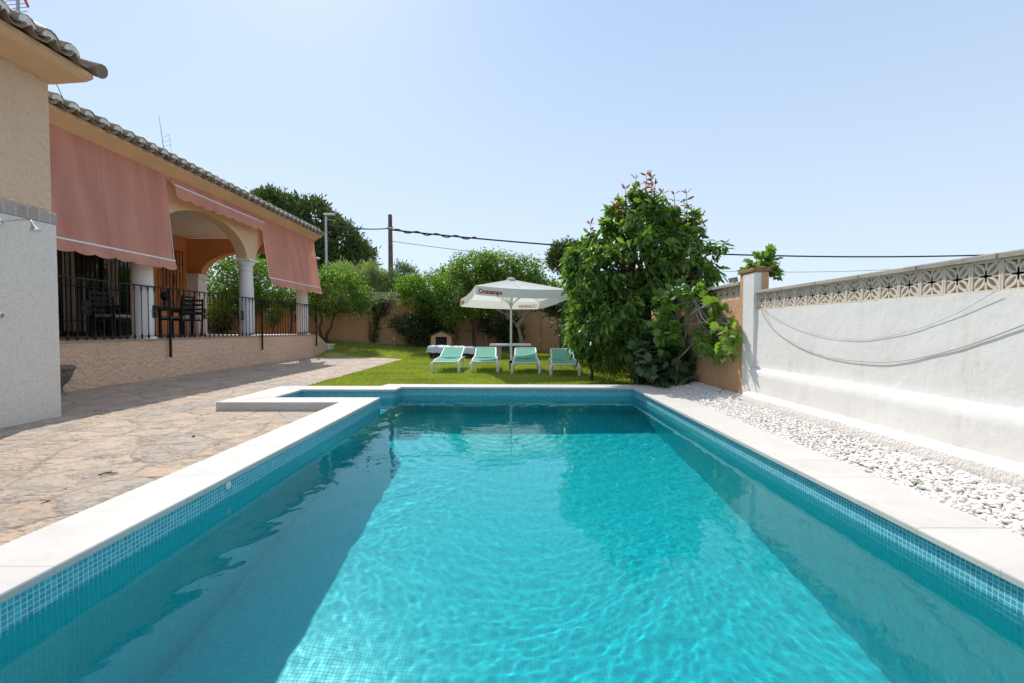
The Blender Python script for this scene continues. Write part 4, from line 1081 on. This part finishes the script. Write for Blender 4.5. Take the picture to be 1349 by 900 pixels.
def leaves(base, direc, size, shape, rng, upbias=.6, width=1.0):
    V, Fq = LSHAPE[shape]; n = len(base)
    d = norm(direc); r = norm(rng.normal(size=(n, 3)) + np.array([0, 0, upbias])*1.5)
    s = norm(np.cross(r, d)); nn = np.cross(d, s)
    sz = size*rng.uniform(.65, 1.2, (n, 1, 1))
    W = base[:, None] + sz*(V[None, :, 0:1]*d[:, None] + V[None, :, 1:2]*width*s[:, None] + V[None, :, 2:3]*nn[:, None])
    return W.reshape(-1, 3), (Fq[None] + (np.arange(n)*len(V))[:, None, None]).reshape(-1, Fq.shape[1])
def clump_points(ells, n, rng, inner=.55):
    # ells: (cx,cy,cz,rx,ry,rz); points lie mostly in the outer shell of the union, broken up by lumps
    vol = np.array([e[3]*e[4]*e[5] for e in ells])**.66; pr = vol/vol.sum(); out = []; dirs = []
    while len(out) < n:
        e = ells[rng.choice(len(ells), p=pr)]; d = norm(rng.normal(size=3)); k = rng.uniform(inner**3, 1)**(1/3)
        k *= 1 + .16*math.sin(d[0]*7+e[0]*3)*math.sin(d[1]*6+1)*math.sin(d[2]*8+e[2])
        p = np.array(e[:3]) + d*np.array(e[3:])*k
        deep = False
        for f in ells:
            if f is e: continue
            if np.linalg.norm((p-np.array(f[:3]))/np.array(f[3:])) < .62: deep = True
        if deep and rng.random() < .75: continue
        out.append(p); dirs.append(d)
    return np.array(out), np.array(dirs)
def crown(name, parent, mat_, ells, nclump, per, size, shape, seed, spread=.12, droop=.3, inner=.55, outward=.6, upbias=.6, width=1., zmin=None):
    rng = np.random.default_rng(seed)
    c, d = clump_points(ells, nclump, rng, inner)
    b0 = np.repeat(c, per, 0) + rng.normal(0, spread, (nclump*per, 3))
    dd = np.repeat(d, per, 0)*outward + rng.normal(0, .6, (nclump*per, 3)); dd[:, 2] -= droop
    if zmin is not None: b0[:, 2] = np.maximum(b0[:, 2], zmin)
    V, Fq = leaves(b0, dd, size, shape, rng, upbias, width)
    V = V - np.array(parent.location)
    return np_mesh(name, V, Fq, mat_, parent)
def limb(b, p0, p1, r0, r1, rng, bend=.12, n=6):
    p0, p1 = Vector(p0), Vector(p1); L_ = (p1-p0).length; pts = []
    o = Vector((rng.uniform(-1, 1), rng.uniform(-1, 1), rng.uniform(-.3, .3)))*bend*L_
    for i in range(n+1):
        t = i/n; pts.append(p0.lerp(p1, t) + o*math.sin(PI*t) + Vector((rng.uniform(-1, 1), rng.uniform(-1, 1), 0))*.012*L_*(0 < i < n))
    b.tube(pts, [r0+(r1-r0)*(i/n)**.8 for i in range(n+1)], 8); return pts
def tree(kind, label, cat, base, limbs, ells, m_, n, per, size, shape, seed, bark='bark', group=None, r=.08, trunk='trunk', **k):
    t = thing(kind, label, cat, base, 0, group); rg = random.Random(seed); b = MB(); bx = Vector(base)
    tips = []
    for L_ in limbs:            # polylines in world coordinates
        for i in range(len(L_)-1):
            r0 = r*(1-.28*i); limb(b, Vector(L_[i])-bx, Vector(L_[i+1])-bx, r0, r0*.7, rg); 
        tips.append(L_[-1])
    for e in ells:              # boughs into every lobe of the crown
        for _ in range(5):
            src = Vector(rg.choice(tips)); d = Vector((rg.gauss(0, 1), rg.gauss(0, 1), rg.gauss(.3, .8))).normalized()
            limb(b, src-bx, Vector((e[0]+d.x*e[3]*.8, e[1]+d.y*e[4]*.8, e[2]+d.z*e[5]*.8))-bx, r*.33, r*.07, rg)
    b.build(trunk, M[bark], t, smooth=60)
    crown('crown', t, M[m_], ells, n, per, size, shape, seed, **k)
    return t
def E_(px, py, Y, rpx, rpy, ry):      # a crown lobe read off the photo: pixel centre and radii, distance, depth radius
    c = P(px, py, Y); s = Y/FPX; return (c.x, c.y, c.z, rpx*s, ry, rpy*s)
def G_(px, Y, dz=0): x = P(px, 440, Y).x; return (x, Y, (gz(x, Y) if Y < 23 else -.05)+dz)

# big avocado tree
AV = [E_(838, 352, 9.9, 76, 60, 1.2), E_(808, 415, 9.6, 54, 60, 1.0), E_(842, 295, 10, 42, 40, .75), E_(896, 330, 9.9, 36, 36, .8), E_(780, 368, 9.8, 36, 44, .8), E_(852, 415, 9.9, 34, 44, .8), E_(930, 335, 9.8, 22, 14, .4), E_(762, 440, 9.9, 16, 24, .5), E_(808, 305, 9.9, 18, 20, .45), E_(878, 290, 9.9, 20, 18, .45), E_(925, 362, 9.6, 16, 16, .4), E_(757, 345, 9.8, 12, 18, .35), E_(905, 290, 9.9, 9, 12, .25), E_(845, 262, 9.9, 12, 14, .3), E_(822, 275, 9.9, 9, 12, .25), E_(785, 322, 9.8, 12, 12, .3)]
av = tree('avocado_tree', 'big round glossy avocado tree with reddish shoot tips at the top', 'tree', (2.75, 9.9, 0), [[(2.75, 9.9, 0), (2.7, 9.95, .9), (2.6, 9.9, 1.9)], [(2.75, 9.9, .1), (3.0, 10.1, 1.1), (3.1, 9.9, 2.0)]],
          AV, 'avocado', 600, 17, .205, 'long', 21, r=.13, spread=.055, droop=.85, inner=.5, outward=.7, width=1.15)
rng = np.random.default_rng(4); b0, d0 = [], []
stem = MB()
shoots = [(824, 262, 256), (836, 250, 243), (850, 240, 238), (858, 252, 241), (875, 272, 262), (890, 275, 263), (905, 276, 262), (842, 262, 250), (808, 283, 272), (862, 265, 250), (925, 300, 292), (780, 310, 303), (815, 290, 280), (883, 290, 278)]
for i, (px, py, pt) in enumerate(shoots):
    a = P(px, py+16, 9.9+.3*math.sin(i*2)); c = P(px+2*math.sin(i), pt-7, 9.9+.3*math.sin(i*2)); 
    lp = Vector(av.location); stem.tube([Vector(P(px-3, py+38, 9.95))-lp, a-lp, c-lp], [.012, .008, .005], 5)
    for t in np.linspace(-.6, 1, 8):
        for _ in range(4):
            ang = rng.uniform(0, 6.28); b0.append(np.array(a.lerp(c, t))); d0.append((math.cos(ang), math.sin(ang), rng.uniform(-.3, .5) if t < .8 else rng.uniform(.4, 1.4)))
V, Fq = leaves(np.array(b0), np.array(d0), .15, 'long', rng); np_mesh('young_leaves', V-np.array(av.location), Fq, M['redleaf'], av)
stem.build('shoots', M['bark'], av)
# lower shrub in front of it
tree('shrub', 'bushy green shrub with yellowish tips growing at the foot of the avocado tree', 'shrub', (1.75, 10.2, 0), [[(1.75, 10.2, 0), (1.7, 10.2, .4)]],
     [E_(800, 455, 10.0, 34, 38, .6), E_(775, 420, 10.3, 26, 50, .6), E_(815, 420, 9.6, 30, 35, .6)], 'citrus', 330, 14, .09, 'oval', 22, r=.04, spread=.07, droop=.2)
# fig with long bare arms by the pillar
tree('fig_tree', 'fig tree with pale bare arms and big lobed leaves leaning on the orange side wall', 'tree', (2.95, 8.3, 0.05),
     [[(2.95, 8.3, .05), (2.9, 8.1, .6), tuple(P(930, 415, 7.9))], [(2.95, 8.3, .4), tuple(P(905, 430, 8.0)), tuple(P(915, 395, 7.7))], [tuple(P(905, 430, 8.0)), tuple(P(932, 402, 7.3)), tuple(P(958, 420, 7.0))]],
     [E_(895, 392, 7.9, 24, 18, .3), E_(955, 412, 7.1, 22, 14, .25), E_(882, 430, 8.0, 14, 20, .3), E_(932, 446, 7.4, 24, 13, .25), E_(962, 438, 6.6, 12, 24, .18), E_(922, 388, 7.7, 18, 10, .25), E_(950, 462, 7.1, 14, 9, .2)], 'figleaf', 66, 7, .17, 'fig', 23, bark='bark_pale', r=.026, spread=.07, droop=.5, inner=.3, upbias=1.2)
tree('broadleaf_bush', 'low bush of large dull grey-green lobed leaves at the pool corner', 'bush', (2.78, 8.75, .0), [[(2.78, 8.75, 0), (2.75, 8.7, .4)]],
     [E_(868, 478, 8.7, 34, 32, .5), E_(893, 492, 8.5, 26, 24, .4), E_(880, 452, 8.9, 26, 24, .4)], 'greyleaf', 190, 6, .2, 'fig', 24, r=.03, spread=.08, droop=.25, inner=.35, upbias=1.6, zmin=.03)
tree('fig_shoot', 'leafy fig branch rising behind the wall pillar above its cap', 'plant', (3.75, 6.9, 0), [[(3.75, 6.9, 0), (3.75, 6.85, 1.2), tuple(P(1003, 362, 6.75))]],
     [E_(1004, 348, 6.7, 14, 14, .16), E_(1013, 356, 6.7, 9, 12, .12), E_(996, 352, 6.75, 9, 8, .12)], 'figleaf', 24, 7, .13, 'fig', 25, r=.022, spread=.04, droop=.2, inner=.2, upbias=1.2)
# fruit trees along the back wall
g22 = lambda px, Y: G_(px, Y)
tree('orange_tree', 'round dark green citrus tree with two bare trunks beside the terrace steps', 'tree', g22(431, 21.6), [[g22(431, 21.6), tuple(P(436, 432, 21.5)), tuple(P(443, 412, 21.4))], [g22(428, 21.6), tuple(P(421, 430, 21.6)), tuple(P(421, 412, 21.5))]],
     [E_(449, 388, 21.3, 36, 27, 1.2), E_(428, 385, 21.6, 20, 32, .9), E_(470, 400, 21.2, 17, 14, .7), E_(448, 368, 21.4, 22, 12, .8)], 'citrus', 620, 15, .13, 'oval', 31, r=.085, spread=.12, droop=.1, inner=.45)
tree('climbing_vine', 'thin dark climbing plant trained up the back wall', 'plant', g22(494, 22.8), [[g22(493, 22.8), tuple(P(495, 430, 22.75)), tuple(P(494, 405, 22.75))], [tuple(P(495, 430, 22.75)), tuple(P(502, 412, 22.75)), tuple(P(512, 402, 22.75))]],
     [E_(494, 430, 22.7, 5, 20, .12), E_(499, 409, 22.7, 11, 8, .15), E_(507, 401, 22.7, 9, 6, .12), E_(493, 443, 22.7, 5, 8, .12)], 'darkleaf', 90, 9, .12, 'oval', 32, r=.035, spread=.08)
tree('flowering_climber', 'sparse pale-leaved creeper spilling over the trellis on the back wall', 'plant', g22(480, 22.9), [[g22(486, 22.9), tuple(P(486, 420, 22.8)), tuple(P(484, 398, 22.8))]],
     [E_(488, 395, 22.8, 28, 7, .15), E_(520, 393, 22.8, 15, 9, .2)], 'feather', 110, 8, .10, 'oval', 33, r=.02, spread=.09)
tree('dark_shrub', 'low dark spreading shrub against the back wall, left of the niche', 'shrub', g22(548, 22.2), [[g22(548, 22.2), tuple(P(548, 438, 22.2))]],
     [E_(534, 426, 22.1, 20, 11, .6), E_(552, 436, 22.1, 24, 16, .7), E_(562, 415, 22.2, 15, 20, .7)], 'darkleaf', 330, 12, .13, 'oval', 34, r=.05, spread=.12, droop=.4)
tree('lemon_tree', 'bright yellow-green lemon tree rising above the back wall beside the timber pole', 'tree', g22(560, 22.0), [[g22(562, 22.0), tuple(P(562, 430, 22)), tuple(P(558, 400, 22))]],
     [E_(548, 385, 21.9, 22, 22, .9), E_(567, 378, 22.0, 20, 18, .8), E_(575, 395, 21.7, 16, 26, .7), E_(535, 375, 22.2, 14, 12, .6)], 'bright', 420, 14, .14, 'oval', 35, r=.06, spread=.12, droop=.1, inner=.4)
tree('fruit_tree', 'tall dark-trunked fruit tree behind the daybed and the little niche', 'tree', g22(625, 21.6), [[g22(626, 21.6), tuple(P(624, 430, 21.5)), tuple(P(608, 405, 21.4))], [tuple(P(625, 432, 21.5)), tuple(P(640, 400, 21.5))]],
     [E_(600, 385, 21.3, 26, 32, 1.0), E_(625, 355, 21.6, 34, 22, 1.1), E_(650, 385, 21.5, 24, 26, 1.0), E_(592, 405, 21.2, 16, 26, .8), E_(628, 400, 21.6, 24, 18, .8)], 'citrus', 720, 15, .15, 'oval', 36, r=.09, spread=.13, droop=.2, inner=.45)
tree('fruit_tree', 'tall leafy tree directly behind the white parasol with a crooked pale trunk', 'tree', g22(686, 20.8), [[g22(688, 20.8), tuple(P(684, 437, 20.7)), tuple(P(680, 428, 20.6)), tuple(P(655, 408, 20.4))], [tuple(P(681, 430, 20.6)), tuple(P(700, 408, 20.5)), tuple(P(705, 395, 20.5))], [tuple(P(670, 420, 20.5)), tuple(P(668, 402, 20.6))]],
     [E_(655, 352, 21.0, 32, 17, 1.0), E_(690, 358, 21.0, 28, 18, 1.0), E_(668, 382, 20.6, 40, 18, 1.1), E_(710, 385, 20.8, 28, 20, 1.0), E_(735, 395, 20.6, 22, 22, .9)], 'citrus', 780, 15, .15, 'oval', 37, bark='bark_pale', r=.11, spread=.13, droop=.3, inner=.45)
tree('young_tree', 'slim dark-stemmed young tree in front of the back wall, right of the parasol', 'tree', g22(736, 19.5), [[g22(738, 19.5), tuple(P(737, 440, 19.4)), tuple(P(733, 418, 19.3))]],
     [E_(738, 398, 19.3, 24, 16, .8), E_(755, 410, 19.2, 14, 14, .6), E_(722, 392, 19.5, 16, 12, .6)], 'darkleaf', 260, 12, .15, 'oval', 38, r=.05, spread=.12, droop=.4)
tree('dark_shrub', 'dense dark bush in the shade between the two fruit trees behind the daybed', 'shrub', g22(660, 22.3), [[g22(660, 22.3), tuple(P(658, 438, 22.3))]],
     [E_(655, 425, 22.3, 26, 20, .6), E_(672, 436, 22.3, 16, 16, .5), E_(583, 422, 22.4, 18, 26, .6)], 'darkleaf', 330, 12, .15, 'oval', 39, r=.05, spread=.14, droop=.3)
# trees seen through the porch
tree('orange_tree', 'sunlit citrus tree seen through the porch arch between the corner pilaster and a white column', 'tree', g22(318, 22.2), [[g22(322, 22.2), tuple(P(318, 432, 22.2)), tuple(P(312, 405, 22.2))]],
     [E_(300, 370, 22.1, 30, 34, 1.3), E_(322, 365, 22.3, 28, 30, 1.2), E_(290, 398, 22.0, 18, 22, 1.0), E_(350, 372, 22.2, 24, 30, 1.2), E_(325, 400, 22.0, 30, 14, .9)], 'bright', 760, 15, .15, 'oval', 40, r=.10, spread=.13, inner=.45)
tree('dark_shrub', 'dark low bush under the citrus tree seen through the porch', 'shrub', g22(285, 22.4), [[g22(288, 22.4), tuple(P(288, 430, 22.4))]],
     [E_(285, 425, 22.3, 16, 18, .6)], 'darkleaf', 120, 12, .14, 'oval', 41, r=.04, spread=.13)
tree('orange_tree', 'small round citrus tree seen between the last two porch columns', 'tree', g22(383, 22.0), [[g22(384, 22), tuple(P(384, 425, 22)), tuple(P(383, 410, 22))]],
     [E_(383, 392, 22, 17, 13, .8), E_(405, 396, 22, 16, 16, .7)], 'citrus', 240, 13, .14, 'oval', 42, r=.06, spread=.12)
tree('potted_shrub', 'small bright green shrub on the terrace side of the garden, seen through the railing', 'shrub', g22(361, 20.9), [[g22(361, 20.9), tuple(P(361, 428, 20.9))]],
     [E_(361, 415, 20.9, 10, 9, .35), E_(360, 428, 20.9, 5, 6, .2)], 'bright', 70, 10, .12, 'oval', 43, r=.025, spread=.08)
# background trees
tree('stone_pine', 'huge dark umbrella pine rising behind the far end of the house', 'tree', (P(400, 440, 40).x, 40, -.05), [[(P(400, 440, 40).x, 40, -.05), tuple(P(402, 380, 40)), tuple(P(400, 345, 40))]],
     [E_(365, 292, 40, 38, 36, 2.6), E_(410, 300, 40, 34, 38, 2.8), E_(440, 325, 39.5, 34, 34, 2.6), E_(470, 342, 40, 21, 24, 2.2), E_(395, 345, 40, 50, 34, 2.8), E_(350, 275, 40, 22, 22, 1.8), E_(455, 355, 39, 34, 24, 2.4)], 'pine', 2300, 15, .42, 'needle', 51, r=.45, spread=.22, droop=-.5, inner=.72, outward=.8, width=3.2, upbias=.3)
tree('stone_pine', 'small distant pine crown showing left of the avocado tree', 'tree', (P(752, 440, 46).x, 46, -.05), [[(P(752, 440, 46).x, 46, -.05), tuple(P(750, 370, 46)), tuple(P(752, 345, 46))]],
     [E_(748, 334, 46, 22, 13, 2.0), E_(738, 345, 46, 15, 13, 1.5), E_(766, 336, 46, 14, 13, 1.6), E_(755, 352, 46, 14, 8, 1.2)], 'pine', 620, 15, .40, 'needle', 52, r=.3, spread=.22, droop=-.4, inner=.6, width=3.2)
for i, (px, py, rx, ry_, lab) in enumerate([(452, 366, 19, 17, 'feathery pale green tamarisk behind the wall, nearest the street lamp'), (485, 364, 17, 17, 'feathery pale green tamarisk behind the wall, just left of the timber pole'),
        (500, 372, 16, 12, 'low wispy tamarisk behind the wall at the foot of the timber pole'), (532, 368, 18, 18, 'feathery tamarisk behind the wall right of the timber pole')]):
    x = P(px, 430, 28).x
    tree('tamarisk', lab, 'tree', (x, 28, -.05), [[(x, 28, -.05), (x+.1, 28, 1.6), tuple(P(px, py+10, 28))]], [E_(px, py, 28, rx, ry_, .9), E_(px+8, py+12, 27.8, rx*.8, ry_*.8, .8), E_(px-8, py+14, 27.8, rx*.7, ry_*.8, .8)],
         'feather' if i != 3 else 'greyleaf', 300, 22, .26, 'needle', 60+i, group='tamarisks behind the back wall', r=.09, spread=.14, droop=-.7, inner=.5, outward=.9, width=1.6)
for i, (px, py, rx, lab) in enumerate([(610, 372, 45, 'dark background tree behind the tall dark-trunked fruit tree'), (690, 385, 45, 'dark background tree behind the wall, hidden behind the parasol tree'), (785, 395, 45, 'dark background tree left of the avocado tree, beyond the wall')]):
    x = P(px, 430, 26).x
    tree('garden_tree', lab, 'tree', (x, 26, -.05), [[(x, 26, -.05), (x, 26, 2.2)]], [E_(px, py, 26, rx, 22, 1.2), E_(px-12, py-8, 26, 22, 16, 1), E_(px+16, py+8, 26, 26, 20, 1)], 'citrus', 300, 13, .2, 'oval', 70+i, r=.12, spread=.18)

# shrubs along the right wall behind the avocado (fills the gap under its crown)
tree('dark_shrub', 'dark evergreen bush along the orange side wall behind the avocado tree', 'shrub', (2.7, 12.5, 0), [[(2.7, 12.5, 0), (2.7, 12.5, .6)]],
     [(2.6, 12.6, 1.0, .7, 1.4, 1.0), (2.4, 15.0, 1.2, .8, 1.5, 1.2)], 'darkleaf', 420, 12, .15, 'oval', 80, r=.06, spread=.13)

# ------------------------------------------------------------------ grass
rng = np.random.default_rng(9); n = 260000
y = 8.55 + (23-8.55)*rng.random(n)**1.5; x = rng.uniform(-9.5, 4.2, n)
ok = (x < 3.2) & ~((x < -4.2) & (y < 17.5)) & ~((x < -4.2) & (y-17.5 < (-4.2-x)*.62)) & ~((x > 2.4) & (y < 8.9)) & ((y > 8.62) | (x < -2.45)) & (np.abs(x+.06)+np.abs(y-12.9) > .08)
x, y = x[ok], y[ok]; n = len(x); z = gz_np(x, y)-.012
h = rng.uniform(.018, .045, n)*(1+y*.03); wd_ = rng.uniform(.003, .006, n)*(1+y*.06); a = rng.uniform(0, 2*PI, n); lx, ly = rng.normal(0, .018, n), rng.normal(0, .018, n)
V = np.zeros((n, 3, 3)); V[:, 0] = np.stack([x-np.cos(a)*wd_, y-np.sin(a)*wd_, z], -1); V[:, 1] = np.stack([x+np.cos(a)*wd_, y+np.sin(a)*wd_, z], -1); V[:, 2] = np.stack([x+lx, y+ly, z+h], -1)
tag(np_mesh('grass', V, np.arange(n*3).reshape(n, 3), M['blade']), 'short green lawn grass beyond the pool', 'grass', kind='stuff')
# distant planting so the horizon is not a bare edge

# ------------------------------------------------------------------ small litter
def litter(name, px, py, z, size, rz, mat_, lab, cat):
    q = P(px, py, 5); k = (CZ-z)/(CZ-q.z); loc = Vector((q.x*k, 5*k, z))
    b = MB()
    if name == 'twig': b.tube([(-size, 0, .004), (-size*.2, .01, .012), (size*.6, -.006, .008), (size, .012, .004)], [.004, .006, .005, .002], 6); b.tube([(0, .008, .01), (size*.35, .03, .02)], [.004, .0015], 5)
    else: b.grid(lambda u, v: ((u-.5)*2*size, .45*size*math.sin(PI*u)*(v-.5)*2, .012*math.cos(3*u)+.01*abs(v-.5)), 8, 4)
    o = b.build(name, M[mat_], smooth=True); o.location = loc; o.rotation_euler.z = rz; tag(o, lab, cat)
litter('twig', 142, 625, .004, .06, .4, 'bark', 'small dark twig lying on the flagstones left of the pool', 'twig')
litter('dead_leaf', 62, 660, .006, .035, 1.1, 'dryleaf', 'small dry leaf on the sunny flagstones near the left edge of the picture', 'leaf')
litter('dead_leaf', 255, 575, .006, .035, 2.0, 'dryleaf', 'small dry leaf on the flagstones between shower panel and pool alcove', 'leaf')
litter('dead_leaf', 1068, 561, .12, .04, .3, 'dryleaf', 'dry brown leaf on the white gravel close under the wall ledge', 'leaf')
